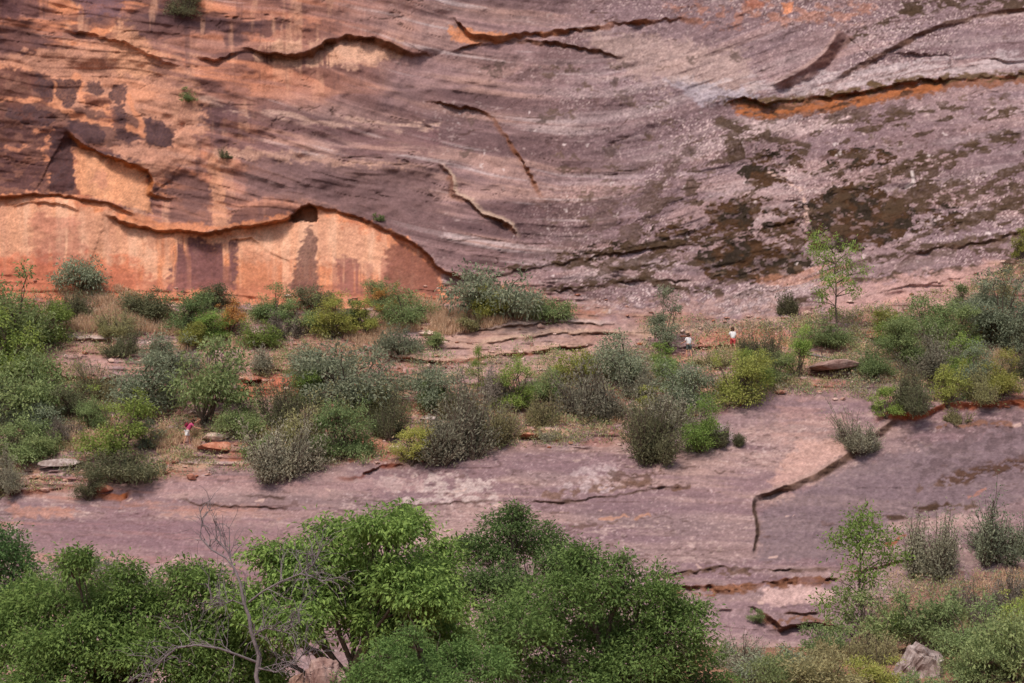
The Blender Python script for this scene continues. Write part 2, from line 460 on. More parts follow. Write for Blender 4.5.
def patch(pts, col, strength=1.0, soft=2.0, rough=5.0, streak=None, depth=0.0, thr=None):
    """a stain, crust or bit of painted shade on the rock with its own ragged outline"""
    global C
    pad = 8 + rough
    si, sj = sub(pts, pad)
    u, v = U[si, sj], V[si, sj]
    hf = (fbm(u / 3.2, v / 2.4, 145, 2) - 0.5); hf2 = (fbm(u / 3.0, v / 2.6, 147, 2) - 0.5)
    u2 = u + rough * (2.8 * wob2[si, sj] + 1.5 * hf) + 3 * hf; v2 = v + rough * (2.2 * (fbm(u / 8, v / 5, 143, 2) - 0.5) + 1.2 * hf2) + 2.4 * hf2
    soft = soft * 0.7
    d, _, _, _ = seg_dist(pts, u2, v2, True)
    inside = np.zeros(u.shape, bool)
    n = len(pts)
    for k in range(n):
        (ax, ay), (bx, by) = pts[k], pts[(k + 1) % n]
        c = ((ay > v2) != (by > v2)) & (u2 < (bx - ax) * (v2 - ay) / (by - ay + 1e-9) + ax)
        inside ^= c
    sdist = np.where(inside, d, -d)
    m = sstep(-soft, soft, sdist) * strength
    if streak == 'drip': m = m * sstep(0.30, 0.48, drip[si, sj])
    if streak == 'bed': m = m * sstep(0.38, 0.56, fbm(u / 40, Q[si, sj] / 4, 151, 4, 0.6))
    if streak == 'mottle': m = m * sstep(0.42, 0.56, fbm(u / 9, v / 5, 157, 4, 0.6))
    if streak == 'broken': m = m * sstep(0.44, 0.52, fbm(u / 8, v / 3.5, 163, 4, 0.65))
    tone = (0.72 + 0.56 * fbm(u / 5, v / 3, 149, 3, 0.7))[..., None]
    if col is LICHEN:
        m = m * (0.45 + 0.55 * sstep(0.34, 0.42, fbm(u / 7, v / 4, 159, 3, 0.6)))
        tone = tone * (1 + 0.5 * (fbm(u / 2.6, v / 1.8, 153, 2) - 0.5))[..., None]
        col = mix(np.broadcast_to(lin(70, 50, 35), u.shape + (3,)), lin(48, 40, 32), sstep(0.4, 0.6, fbm(u / 12, v / 8, 155, 3)))
    k = np.clip(m * (0.85 + 0.3 * (grain[si, sj] - 0.5)), 0, 1)[..., None]
    C[si, sj] = C[si, sj] * (1 - k) + col * tone * k
    if depth: DISP[si, sj] += depth * m

def band(pts, width, col, strength=1.0, streak='broken', rough=3.0, depth=0.0):
    global C
    pad = width + 10
    si, sj = sub(pts, pad)
    u, v = U[si, sj], V[si, sj]
    d, s, a, tot = seg_dist(pts, u + rough * 2.4 * wob2[si, sj], v + rough * 2 * (vnoise(u / 6, v / 5, 171) - 0.5))
    m = sstep(width, width * 0.45, d) * strength
    if streak == 'broken': m = m * sstep(0.40, 0.47, fbm(u / 9, v / 4, 177, 4, 0.65))
    if col is LICHEN: col = lin(72, 57, 44)
    C[si, sj] = mix(C[si, sj], col, m)
    if depth: DISP[si, sj] += depth * m

def lip(pts, h_up, L_up, h_dn, L_dn, w=3.0, jit=1.6, flip=False, under=None, crest=None, thick=0.0, whole=False):
    """a ledge: the rock above the line stands forward, the rock below it falls back under an overhang of w pixels"""
    global C
    pad = 4.5 * max(L_up, L_dn) + w + 4
    si, sj = sub(pts, pad)
    u, v = U[si, sj], V[si, sj]
    jit = jit * 0.75
    du = jit * (3.6 * (fbm(u / 15, v / 15, 181, 3) - 0.5) + 2.0 * (vnoise(u / 3.6, v / 3.2, 183) - 0.5))
    dv = jit * (3.6 * (fbm(u / 12, v / 12, 187, 3) - 0.5) + 2.0 * (vnoise(u / 5.0, v / 6, 189) - 0.5))
    d, s, a, tot = seg_dist(pts, u + du, v + dv)
    if flip: s = -s
    sdv = d * s
    # keep the ends open: fade along the line and beside its ends
    fade = sstep(0, min(22, tot * 0.2), a) * sstep(0, min(22, tot * 0.2), tot - a)
    nz = fbm(a / 22, a * 0 + 3.3 + pts[0][0], 191, 3)
    vary = (0.38 + 0.95 * sstep(0.28, 0.68, nz)) * fade
    if whole:
        nz = fbm(u / 45, u * 0 + 3.3, 193, 2)
        vary = (0.55 + 0.75 * sstep(0.3, 0.7, nz)) * fade
    wn2 = sstep(0.3, 0.72, fbm(a / 15, a * 0 + 7.7 + pts[0][1], 195, 3))
    w = np.maximum(1.2, w * ((0.7 + 0.6 * wn2) if whole else (0.25 + 1.3 * wn2)))
    up = h_up * np.exp(np.minimum(sdv, 0) / L_up)
    dn = -h_dn * np.exp(-np.maximum(sdv - w, 0) / L_dn)
    t = np.clip(sdv / w, 0, 1)
    prof = np.where(sdv <= 0, up, np.where(sdv >= w, dn, h_up + (-h_dn - h_up) * t))
    DISP[si, sj] += prof * vary
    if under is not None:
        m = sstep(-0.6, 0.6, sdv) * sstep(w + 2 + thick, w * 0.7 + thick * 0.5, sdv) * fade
        C[si, sj] = mix(C[si, sj], under * 0.62, m * 0.85 * np.clip(vary + 0.25, 0, 1))  # underside colour dimmed, so shade below the ledge is painted into the stone
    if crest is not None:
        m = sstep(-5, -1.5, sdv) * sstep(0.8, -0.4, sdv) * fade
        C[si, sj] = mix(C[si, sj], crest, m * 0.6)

# -- recess under the long arch on the left: fresh salmon rock
patch([(-70, 199), (0, 198), (53, 194), (84, 199), (112, 205), (140, 226), (211, 234), (292, 220), (314, 206), (340, 212), (375, 225), (405, 238), (428, 254),
       (440, 268), (446, 300), (340, 310), (120, 300), (-70, 296)], ORANGE, 0.96, 3, 3)
C = mix(C, lin(224, 176, 148), recess * sstep(0.5, 0.7, fbm(U / 12, V / 80, 431, 4, 0.6)) * 0.6)
C = mix(C, lin(176, 108, 84), recess * sstep(0.54, 0.7, fbm(U / 16, V / 60, 437, 4, 0.6)) * 0.6)
patch([(-40, 205), (60, 200), (110, 212), (150, 234), (150, 262), (60, 256), (-40, 262)], CREAM, 0.45, 10, 8)
patch([(205, 236), (290, 224), (312, 214), (372, 232), (388, 246), (384, 280), (320, 262), (240, 262)], CREAM, 0.5, 8, 6)
patch([(-40, 250), (140, 262), (165, 290), (-40, 292)], lin(190, 108, 86), 0.6, 10, 8)
patch([(30, 214), (75, 216), (80, 232), (32, 234)], lin(168, 104, 90), 0.6, 5, 5)
patch([(74, 146), (90, 150), (118, 160), (146, 172), (151, 195), (150, 212), (125, 207), (108, 200), (80, 195), (74, 180)], lin(222, 160, 122), 0.9, 1.5, 2)
patch([(92, 172), (108, 170), (110, 188), (95, 190)], lin(188, 130, 112), 0.6, 4, 4)
# stains running down the recess
patch([(172, 243), (184, 238), (204, 236), (208, 246), (238, 240), (238, 292), (168, 292)], lin(96, 66, 70), 1.0, 3, 4, 'drip')
patch([(176, 250), (190, 246), (206, 252), (234, 256), (236, 292), (172, 292)], lin(120, 84, 84), 0.55, 5, 7, 'drip')
patch([(150, 232), (168, 236), (166, 262), (152, 258)], lin(150, 100, 84), 0.5, 5, 6, 'drip')
patch([(240, 250), (290, 246), (292, 292), (240, 292)], lin(178, 116, 92), 0.5, 6, 7, 'drip')
patch([(-40, 268), (160, 276), (240, 284), (330, 286), (440, 284), (440, 304), (-40, 304)], lin(158, 96, 78), 0.6, 6, 7)
patch([(30, 236), (80, 234), (86, 262), (34, 268)], lin(158, 98, 86), 0.6, 8, 6, 'drip')
patch([(175, 262), (190, 258), (232, 266), (236, 290), (170, 290)], lin(126, 86, 84), 0.8, 3, 4)
patch([(305, 234), (310, 226), (316, 245), (319, 292), (290, 292), (297, 262)], lin(106, 76, 72), 0.95, 2, 3)
patch([(335, 256), (350, 258), (362, 262), (364, 294), (340, 294)], lin(124, 82, 80), 0.85, 3, 4, 'drip')
patch([(388, 248), (400, 243), (425, 258), (439, 272), (440, 297), (390, 293), (384, 274)], lin(118, 78, 70), 0.95, 3, 3)
patch([(318, 262), (388, 262), (392, 296), (318, 296)], lin(150, 98, 88), 0.6, 6, 6, 'drip')
# desert varnish, ragged tongues and islands
patch([(-60, 62), (20, 52), (110, 40), (180, 60), (205, 100), (196, 160), (160, 178), (75, 128), (0, 122), (-60, 124)], lin(198, 146, 122), 0.75, 5, 8)
patch([(-60, 118), (60, 122), (75, 150), (74, 192), (-60, 196)], lin(190, 132, 110), 0.8, 3, 4)
patch([(-60, 64), (30, 70), (54, 74), (60, 104), (112, 112), (146, 116), (174, 130), (174, 150), (140, 143), (105, 146), (72, 130), (74, 192), (-60, 195)], lin(100, 72, 68), 0.92, 1.5, 3)
band([(-40, 98), (20, 100), (52, 103), (76, 118), (112, 124), (144, 134)], 4, lin(204, 140, 108), 0.9, None, 3)
band([(55, 84), (57, 100), (64, 112)], 3, lin(206, 144, 112), 0.9, None, 2)
band([(76, 78), (84, 100), (104, 106), (112, 116)], 6, lin(204, 140, 108), 0.9, None, 4)
band([(30, 134), (52, 130), (44, 150), (50, 186)], 4, lin(200, 136, 106), 0.85, 'broken', 4)
band([(0, 150), (30, 146), (60, 152)], 3, lin(196, 134, 106), 0.8, 'broken', 4)
band([(128, 96), (134, 112), (142, 120), (140, 132)], 4, lin(204, 140, 108), 0.9, None, 2)
for pl in ([(28, 74), (42, 74), (51, 84), (54, 98), (48, 104), (40, 95), (30, 86)],
           [(54, 80), (62, 78), (72, 81), (80, 79), (80, 92), (73, 102), (67, 108), (61, 104), (56, 92)],
           [(86, 82), (98, 82), (104, 92), (98, 97), (88, 93)],
           [(112, 85), (124, 84), (127, 95), (122, 108), (127, 115), (124, 128), (140, 138), (143, 142), (120, 142), (113, 130), (112, 110), (118, 104), (110, 97)],
           [(10, 104), (30, 104), (55, 114), (57, 121), (45, 126), (20, 123), (6, 116)],
           [(66, 120), (85, 122), (106, 132), (104, 142), (90, 144), (72, 132)],
           [(145, 118), (160, 118), (172, 135), (172, 148), (146, 146)],
           [(50, 128), (72, 126), (74, 190), (50, 192)]):
    patch(pl, VARN, 0.95, 1.0, 2.0)
patch([(-60, 118), (40, 126), (72, 130), (73, 191), (40, 191), (-60, 194)], lin(88, 62, 62), 1.0, 1.5, 3, 'mottle')
patch([(-60, 60), (20, 66), (50, 92), (55, 120), (-60, 116)], lin(104, 70, 64), 0.9, 3, 5, 'mottle')
patch([(84, 96), (112, 98), (114, 124), (88, 118)], lin(122, 82, 74), 0.9, 2, 3, 'mottle')
patch([(-60, -16), (42, -16), (40, 18), (-60, 22)], lin(98, 70, 72), 0.9, 3, 4, 'drip')
patch([(72, -16), (132, -16), (120, 14), (86, 18), (76, 8)], lin(104, 82, 92), 0.9, 3, 4)
patch([(10, 30), (28, 28), (60, 28), (100, 40), (110, 55), (60, 50), (20, 48), (6, 62), (-10, 60)], lin(108, 78, 76), 0.75, 3, 5, 'bed')
patch([(163, 170), (205, 172), (212, 226), (170, 226)], lin(116, 86, 82), 0.8, 4, 4)
patch([(210, 108), (300, 114), (440, 132), (440, 152), (330, 160), (230, 152), (198, 132)], lin(112, 84, 86), 0.8, 6, 5, 'bed')
patch([(243, 158), (330, 162), (430, 168), (446, 240), (400, 232), (330, 205), (300, 202), (250, 198)], lin(112, 88, 88), 0.85, 6, 5)
patch([(140, 30), (250, 60), (250, 100), (200, 96), (150, 76)], lin(130, 96, 92), 0.7, 8, 6, 'bed')
patch([(120, 20), (150, 40), (160, 78), (120, 76), (105, 40)], lin(214, 158, 124), 0.6, 6, 6)
patch([(200, 92), (262, 104), (360, 118), (440, 124), (440, 131), (340, 126), (250, 116), (196, 104)], lin(206, 172, 156), 0.6, 4, 4, 'bed')
patch([(210, 150), (262, 150), (360, 160), (420, 166), (360, 166), (260, 158), (212, 158)], lin(200, 160, 140), 0.55, 4, 4)
patch([(206, 155), (216, 155), (222, 182), (230, 226), (212, 226), (212, 186)], lin(204, 150, 120), 0.7, 3, 3)
patch([(262, 40), (400, 42), (410, 56), (300, 68), (256, 60)], lin(208, 164, 138), 0.75, 3, 4, 'drip')
patch([(340, 40), (380, 40), (384, 62), (345, 70)], lin(214, 170, 146), 0.6, 3, 4)
patch([(448, 26), (520, 36), (500, 42), (470, 46), (452, 40)], lin(206, 136, 92), 0.8, 2, 3)
patch([(580, 30), (740, 50), (760, 92), (700, 96), (620, 70)], lin(188, 162, 152), 0.55, 10, 8)
patch([(664, 4), (720, 6), (880, 4), (860, 22), (700, 26)], lin(170, 118, 96), 0.6, 5, 6, 'mottle')
patch([(782, 4), (792, 0), (792, 12), (784, 14)], ORANGE, 0.9, 1.5, 1.5)
patch([(744, 0), (760, -4), (764, 8), (746, 8)], REDR, 0.8, 2, 2)
# pale washes along the bedding on the right
patch([(670, 78), (770, 78), (900, 62), (1010, 50), (1040, 66), (900, 80), (800, 94), (700, 96)], lin(190, 176, 178), 0.6, 4, 5, 'bed')
patch([(740, 118), (800, 124), (860, 114), (820, 132), (760, 134)], lin(198, 174, 172), 0.6, 4, 4)
patch([(664, 82), (740, 88), (760, 100), (700, 104)], lin(172, 166, 178), 0.6, 4, 4)
# lichen: dark brown mats
for pl, stl in (([(808, 200), (830, 188), (850, 183), (880, 188), (905, 198), (912, 215), (905, 238), (880, 246), (850, 250), (812, 252), (806, 235)], None),
                ([(692, 255), (715, 245), (760, 240), (800, 250), (812, 265), (790, 278), (750, 282), (705, 278)], None),
                ([(738, 168), (752, 163), (780, 170), (786, 180), (765, 188), (742, 182)], None),
                ([(700, 208), (735, 198), (765, 196), (760, 212), (748, 230), (715, 228)], None),
                ([(664, 224), (720, 226), (800, 216), (806, 244), (700, 246), (660, 240)], 'broken'),
                ([(750, 150), (800, 148), (806, 168), (760, 168)], 'broken'),
                ([(828, 150), (890, 146), (900, 162), (850, 172), (828, 166)], 'broken'),
                ([(766, 196), (806, 200), (806, 232), (760, 234)], 'mottle'),
                ([(905, 206), (960, 200), (960, 226), (910, 234)], 'broken'),
                ([(690, 214), (640, 240), (560, 250), (560, 262), (690, 250)], 'broken'),
                ([(640, 232), (662, 224), (672, 240), (650, 250)], 'mottle')):
    patch(pl, LICHEN, 1.25, 0.9, 4, stl, 0.06)
for ln, w in (([(905, 166), (950, 154), (1015, 133)], 8), ([(860, 181), (920, 160)], 6), ([(888, 209), (950, 196), (1044, 182)], 8),
              ([(955, 226), (985, 212), (1020, 198)], 8), ([(720, 122), (760, 134), (805, 150)], 8), ([(500, 271), (560, 260), (620, 250), (700, 240)], 4),
              ([(640, 276), (680, 290), (720, 292)], 5), ([(545, 290), (600, 282), (650, 276)], 4), ([(540, 262), (640, 268), (700, 262)], 5),
              ([(872, 262), (930, 246), (985, 240), (1044, 228)], 5), ([(900, 282), (950, 272), (1000, 268), (1024, 258)], 6),
              ([(900, 308), (950, 296), (990, 290)], 4), ([(856, 280), (900, 276)], 5), ([(975, 250), (1010, 252)], 4), ([(800, 300), (840, 290)], 4),
              ([(880, 116), (960, 108)], 3), ([(870, 84), (900, 80)], 4), ([(906, 8), (960, 2), (1044, 6)], 9), ([(832, 48), (900, 14), (930, 8)], 4)):
    band(ln, w, LICHEN, 0.9, depth=0.05)
rs = np.random.default_rng(11)
for _ in range(150):                                       # small lichen spots
    cu, cv = rs.uniform(545, 1020), rs.uniform(62, 300)
    if cv > 318 - 0.06 * (cu - 560) or (cu > 680 and cv < 95): continue
    w_, h_ = rs.uniform(2, 9), rs.uniform(1.2, 3.4)
    sl_ = -0.15 if cu > 700 else 0.12
    pl = [(cu + w_ * math.cos(a), cv + h_ * math.sin(a) + sl_ * w_ * math.cos(a)) for a in np.linspace(0, 6.28, 8)[:-1]]
    patch(pl, lin(96, 78, 66), 0.8, 1.2, 4)
for cu, cv in ((485, 68), (495, 74), (470, 120), (540, 120), (546, 116), (625, 66), (692, 60), (735, 58), (612, 84), (620, 94), (628, 98), (500, 66), (466, 153), (610, 150), (676, 160), (688, 150)):
    patch([(cu - 6, cv), (cu - 2, cv - 4), (cu + 6, cv - 3), (cu + 4, cv + 3), (cu - 3, cv + 4)], lin(92, 76, 70), 0.8, 1.5, 4)
for _ in range(60):                                        # white chips
    cu, cv = rs.uniform(440, 1000), rs.uniform(110, 320)
    pl = [(cu - 1.5, cv), (cu, cv - 1.5), (cu + 1.5, cv), (cu, cv + 1.8)]
    patch(pl, lin(216, 200, 198), 0.7, 1.0, 1.5)

# lichen drawn out along the rising beds of the right wall, thick in the middle and thinning to the edges
LQ = V + 0.24 * (U - 800) + 10 * (fbm(U / 60, V / 30, 401, 2) - 0.5)
reach = sstep(95, 130, V + 0.10 * (U - 800)) * sstep(300, 262, V + 0.16 * (U - 800)) * sstep(560, 760, U + 0.8 * (V - 150)) * cliffness
lf = fbm(U / 21, LQ / 8.5, 405, 5, 0.6) + 0.30 * (fbm(U / 110, LQ / 32, 411, 2) - 0.5)
lm_ = sstep(0.595, 0.615, lf) * reach
C = mix(C, lin(74, 58, 45), lm_ * (0.6 + 0.5 * fbm(U / 3, V / 2, 415, 2)))
DISP += 0.06 * lm_

# -- ledges and cracks of the wall
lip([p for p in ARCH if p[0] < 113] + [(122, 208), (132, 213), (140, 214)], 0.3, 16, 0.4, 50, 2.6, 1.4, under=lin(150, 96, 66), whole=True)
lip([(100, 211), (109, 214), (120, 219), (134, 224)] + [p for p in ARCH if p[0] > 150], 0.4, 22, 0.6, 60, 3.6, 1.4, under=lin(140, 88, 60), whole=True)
patch([(112, 206), (160, 222), (230, 226), (290, 214), (296, 220), (240, 230), (160, 234), (128, 224)], lin(204, 132, 92), 0.7, 3, 3)
lip([(10, 206), (34, 201), (60, 204), (84, 212)], 0.15, 5, 0.15, 6, 1.5, 1.2)
patch([(288, 221), (294, 214), (302, 206), (312, 205), (318, 214), (316, 222)], lin(120, 80, 60), 0.8, 1.5, 1, depth=-1.6)  # small cave: pushed in, and its shade painted on as a darker colour
lip([(60, 128), (67, 130), (84, 144), (100, 152), (116, 158), (148, 169), (153, 182), (151, 192), (169, 198), (180, 197)], 0.6, 14, 0.9, 22, 4, 1.2, under=lin(190, 116, 66))
lip([(222, 240), (252, 238), (272, 252), (290, 262), (294, 280)], 0.15, 6, 0.25, 8, 2, 1)
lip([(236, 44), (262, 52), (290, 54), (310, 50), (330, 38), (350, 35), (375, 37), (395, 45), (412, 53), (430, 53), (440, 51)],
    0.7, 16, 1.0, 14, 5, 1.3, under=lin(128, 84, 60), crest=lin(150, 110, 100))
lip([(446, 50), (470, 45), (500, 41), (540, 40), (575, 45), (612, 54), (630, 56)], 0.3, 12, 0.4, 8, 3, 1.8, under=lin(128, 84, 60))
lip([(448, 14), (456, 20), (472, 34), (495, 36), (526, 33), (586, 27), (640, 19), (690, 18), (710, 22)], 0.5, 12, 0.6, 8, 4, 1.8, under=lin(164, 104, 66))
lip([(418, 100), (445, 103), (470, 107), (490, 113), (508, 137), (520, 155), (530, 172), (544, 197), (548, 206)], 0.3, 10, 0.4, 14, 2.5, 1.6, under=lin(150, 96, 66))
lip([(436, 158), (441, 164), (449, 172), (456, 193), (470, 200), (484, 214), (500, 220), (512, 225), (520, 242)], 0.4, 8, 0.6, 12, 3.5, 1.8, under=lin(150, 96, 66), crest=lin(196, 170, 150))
lip([(412, 114), (430, 126), (447, 142)], 0.2, 6, 0.3, 8, 2, 1.2)
lip([(174, 142), (180, 134), (188, 126)], 0.15, 5, 0.35, 5, 2.5, 1, flip=True)
lip([(476, 279), (500, 273), (560, 262), (620, 252), (700, 242), (745, 236)], 0.18, 10, 0.25, 12, 2, 2.0, under=lin(90, 68, 52))
lip([(540, 292), (600, 284), (660, 278), (700, 282)], 0.15, 8, 0.2, 10, 2, 2.2, under=lin(90, 68, 52))
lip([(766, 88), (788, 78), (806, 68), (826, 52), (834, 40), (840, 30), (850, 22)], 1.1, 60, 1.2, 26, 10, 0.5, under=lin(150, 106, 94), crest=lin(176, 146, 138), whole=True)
patch([(836, 29), (853, 37), (846, 50), (832, 47)], lin(124, 96, 92), 0.8, 1.2, 1)  # facet of the step face, its shadowed tone painted on
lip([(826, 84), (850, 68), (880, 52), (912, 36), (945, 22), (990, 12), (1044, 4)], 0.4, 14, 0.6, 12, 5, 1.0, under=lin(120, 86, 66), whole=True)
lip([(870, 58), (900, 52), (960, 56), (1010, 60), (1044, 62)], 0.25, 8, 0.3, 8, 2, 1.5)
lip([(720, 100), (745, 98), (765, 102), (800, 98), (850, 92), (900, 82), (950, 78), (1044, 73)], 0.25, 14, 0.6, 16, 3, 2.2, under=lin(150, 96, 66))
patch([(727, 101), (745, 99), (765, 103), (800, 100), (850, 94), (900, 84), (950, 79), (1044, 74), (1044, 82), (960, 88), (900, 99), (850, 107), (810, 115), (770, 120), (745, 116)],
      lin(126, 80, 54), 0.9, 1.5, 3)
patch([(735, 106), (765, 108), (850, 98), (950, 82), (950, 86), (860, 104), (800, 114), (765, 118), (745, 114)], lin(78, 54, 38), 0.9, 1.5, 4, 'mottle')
band([(727, 100), (760, 102), (800, 99), (850, 92), (900, 82), (960, 78), (1040, 73)], 6, lin(96, 76, 54), 0.9, depth=0.1)
band([(740, 110), (770, 114), (850, 102), (940, 86)], 5, lin(160, 98, 62), 0.8, depth=0.05)
lip([(765, 170), (790, 180), (806, 190), (806, 215), (805, 240)], 0.15, 4, 0.25, 5, 2, 1.5)
band([(770, 172), (800, 186), (806, 205), (805, 225)], 3, lin(196, 166, 156), 0.8)
band([(906, 188), (913, 182), (912, 172)], 2.2, lin(210, 196, 192), 0.8, None, 1)
lip([(60, 30), (90, 34), (130, 44), (160, 60), (190, 70)], 0.3, 10, 0.4, 10, 3, 1.5)
lip([(195, 55), (215, 60), (235, 52), (250, 48)], 0.3, 6, 0.4, 6, 2, 1.5)
lip([(885, 264), (930, 248), (985, 240), (1044, 226)], 0.18, 8, 0.22, 8, 2, 2.2, under=lin(110, 84, 66))
lip([(870, 292), (920, 284), (970, 276), (1044, 262)], 0.18, 8, 0.22, 8, 2, 2.4, under=lin(110, 84, 70))

# -- hillside ledges
patch([(375, 340), (440, 330), (520, 322), (640, 322), (640, 360), (560, 372), (470, 380), (380, 356)], lin(170, 140, 132), 0.75, 5, 6)
patch([(820, 290), (1000, 262), (1000, 282), (940, 310), (830, 318)], lin(186, 148, 142), 0.75, 6, 6)
patch([(560, 300), (700, 296), (780, 300), (770, 322), (600, 330)], lin(158, 126, 118), 0.6, 8, 6, 'mottle')
patch([(760, 276), (845, 262), (850, 282), (770, 292)], lin(176, 126, 104), 0.6, 4, 5, 'bed')
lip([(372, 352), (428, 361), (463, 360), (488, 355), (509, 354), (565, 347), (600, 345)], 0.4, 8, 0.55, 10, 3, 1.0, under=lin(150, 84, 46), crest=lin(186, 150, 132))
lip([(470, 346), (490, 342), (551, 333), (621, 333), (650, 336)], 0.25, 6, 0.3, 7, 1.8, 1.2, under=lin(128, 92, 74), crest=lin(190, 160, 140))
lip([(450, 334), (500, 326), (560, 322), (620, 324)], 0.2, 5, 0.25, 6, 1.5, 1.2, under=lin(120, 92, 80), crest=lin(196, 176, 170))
patch([(36, 340), (100, 338), (112, 352), (110, 376), (46, 376), (38, 360)], lin(168, 132, 124), 0.8, 4, 5)
lip([(34, 336), (60, 337), (109, 339), (125, 342)], 0.4, 6, 0.5, 7, 3, 1.5, under=lin(120, 80, 64), crest=lin(190, 178, 176))
lip([(44, 372), (70, 376), (105, 378), (120, 376)], 0.6, 8, 0.8, 8, 4, 1.2, under=lin(156, 80, 54))
lip([(20, 386), (60, 388), (95, 389)], 0.4, 6, 0.5, 7, 3, 1.2, under=lin(150, 78, 50))
patch([(240, 340), (345, 342), (345, 372), (250, 376), (238, 362)], lin(172, 130, 118), 0.8, 4, 5)
patch([(238, 378), (300, 374), (306, 396), (240, 398)], lin(172, 100, 76), 0.9, 3, 3)
lip([(238, 380), (260, 380), (276, 384), (300, 384), (310, 382)], 0.5, 7, 0.7, 8, 3.5, 1.2, under=lin(120, 54, 34))
lip([(244, 390), (270, 392), (300, 390)], 0.3, 5, 0.4, 6, 2.5, 1.2, under=lin(120, 54, 34))
lip([(240, 366), (280, 370), (310, 372)], 0.3, 5, 0.3, 5, 2, 1.2, under=lin(120, 70, 54))
lip([(280, 350), (310, 346), (350, 352)], 0.3, 5, 0.3, 5, 2, 1.2, under=lin(110, 64, 48))
lip([(0, 424), (30, 426), (60, 424)], 0.4, 6, 0.5, 6, 3, 1.2, under=lin(130, 76, 54))
patch([(690, 334), (745, 328), (790, 330), (790, 345), (700, 350)], lin(186, 122, 100), 0.7, 4, 4)
lip([(690, 347), (712, 347), (722, 344), (745, 344), (760, 346)], 0.35, 6, 0.5, 6, 3, 0.8, under=lin(112, 58, 42))
lip([(800, 372), (830, 376), (865, 374)], 0.3, 6, 0.4, 6, 2.5, 1.2, under=lin(120, 70, 50))
lip([(830, 334), (870, 338), (905, 336)], 0.35, 6, 0.4, 6, 2.5, 1.4, under=lin(128, 78, 60))
lip([(770, 378), (800, 382), (850, 379), (880, 377)], 0.1, 5, 0.1, 5, 2, 1.2)
patch([(610, 386), (650, 386), (655, 400), (618, 402)], lin(150, 84, 56), 0.8, 3, 4)
patch([(380, 408), (430, 402), (430, 440), (370, 446)], REDR, 0.7, 4, 5, 'mottle')
patch([(345, 440), (390, 440), (395, 458), (350, 462)], REDR, 0.7, 4, 5)

# -- the slab
patch([(372, 480), (420, 474), (495, 480), (495, 504), (400, 506)], lin(190, 172, 168), 0.75, 6, 8, 'mottle')
patch([(560, 470), (610, 462), (620, 490), (560, 495)], lin(186, 168, 168), 0.6, 6, 6, 'mottle')
patch([(606, 472), (664, 470), (662, 488), (610, 488)], lin(92, 70, 62), 0.9, 2, 5, 'broken', 0.12)
patch([(630, 396), (890, 388), (880, 410), (770, 424), (640, 440)], lin(130, 106, 112), 0.55, 10, 8)
patch([(660, 425), (720, 425), (745, 440), (690, 452)], lin(154, 142, 144), 0.6, 8, 6)
patch([(770, 400), (850, 396), (850, 432), (780, 444)], lin(170, 132, 122), 0.4, 12, 8, 'bed')
patch([(760, 510), (860, 462), (1044, 420), (1044, 500), (900, 520), (840, 560), (760, 560)], lin(112, 96, 101), 0.85, 6, 6)
patch([(900, 430), (1044, 405), (1044, 470), (930, 490)], lin(92, 76, 78), 0.7, 5, 7, 'mottle')
patch([(800, 440), (850, 440), (858, 452), (790, 490), (770, 482)], lin(190, 152, 140), 0.7, 5, 5)
patch([(20, 524), (120, 516), (300, 522), (430, 520), (300, 552), (150, 566), (40, 550)], lin(128, 100, 106), 0.65, 12, 8)
patch([(150, 482), (300, 478), (420, 480), (420, 492), (280, 494), (150, 496)], lin(164, 134, 132), 0.6, 5, 5)
patch([(10, 505), (70, 508), (75, 516), (10, 518)], lin(176, 124, 104), 0.5, 3, 4)
patch([(120, 500), (280, 508), (290, 516), (120, 514)], lin(164, 118, 102), 0.5, 4, 4, 'bed')
patch([(762, 590), (800, 586), (833, 590), (833, 602), (764, 604)], lin(196, 164, 158), 0.8, 3, 4)
patch([(680, 600), (750, 600), (840, 640), (820, 650), (690, 640)], lin(140, 116, 120), 0.6, 6, 6)
lip([(172, 497), (188, 499), (200, 504), (240, 506), (281, 507), (300, 505)], 0.08, 8, 0.16, 8, 1.5, 1.6, under=lin(88, 62, 52))
lip([(236, 495), (262, 496), (292, 498)], 0.07, 5, 0.1, 6, 1.4, 1.6, under=lin(92, 70, 62))
lip([(380, 504), (440, 503), (480, 500), (520, 500)], 0.06, 6, 0.1, 6, 1.4, 1.6, under=lin(110, 84, 78))
lip([(520, 502), (545, 500), (590, 498), (625, 492), (662, 488), (690, 486)], 0.09, 8, 0.16, 7, 1.8, 1.8, under=lin(96, 72, 58))
band([(545, 496), (600, 490), (650, 482)], 5, lin(110, 84, 72), 0.8, depth=0.1)
band([(672, 488), (690, 487)], 3, lin(100, 74, 60), 0.9)
lip([(330, 478), (360, 476), (372, 468), (392, 462), (412, 464)], 0.25, 8, 0.3, 8, 3, 1.4, under=lin(140, 74, 52))
band([(568, 528), (600, 524), (620, 522)], 2.5, lin(104, 82, 76), 0.8)
band([(600, 518), (650, 516)], 2, lin(176, 132, 110), 0.7)
for cu, cv in ((690, 466), (725, 472), (680, 486), (560, 512), (530, 516), (520, 508), (610, 546), (640, 560)):
    band([(cu - 8, cv), (cu + 9, cv + 1)], 2.2, lin(104, 82, 78), 0.8)
lip([(500, 436), (540, 434), (570, 438)], 0.3, 6, 0.3, 6, 2.5, 1.4, under=lin(150, 90, 64))
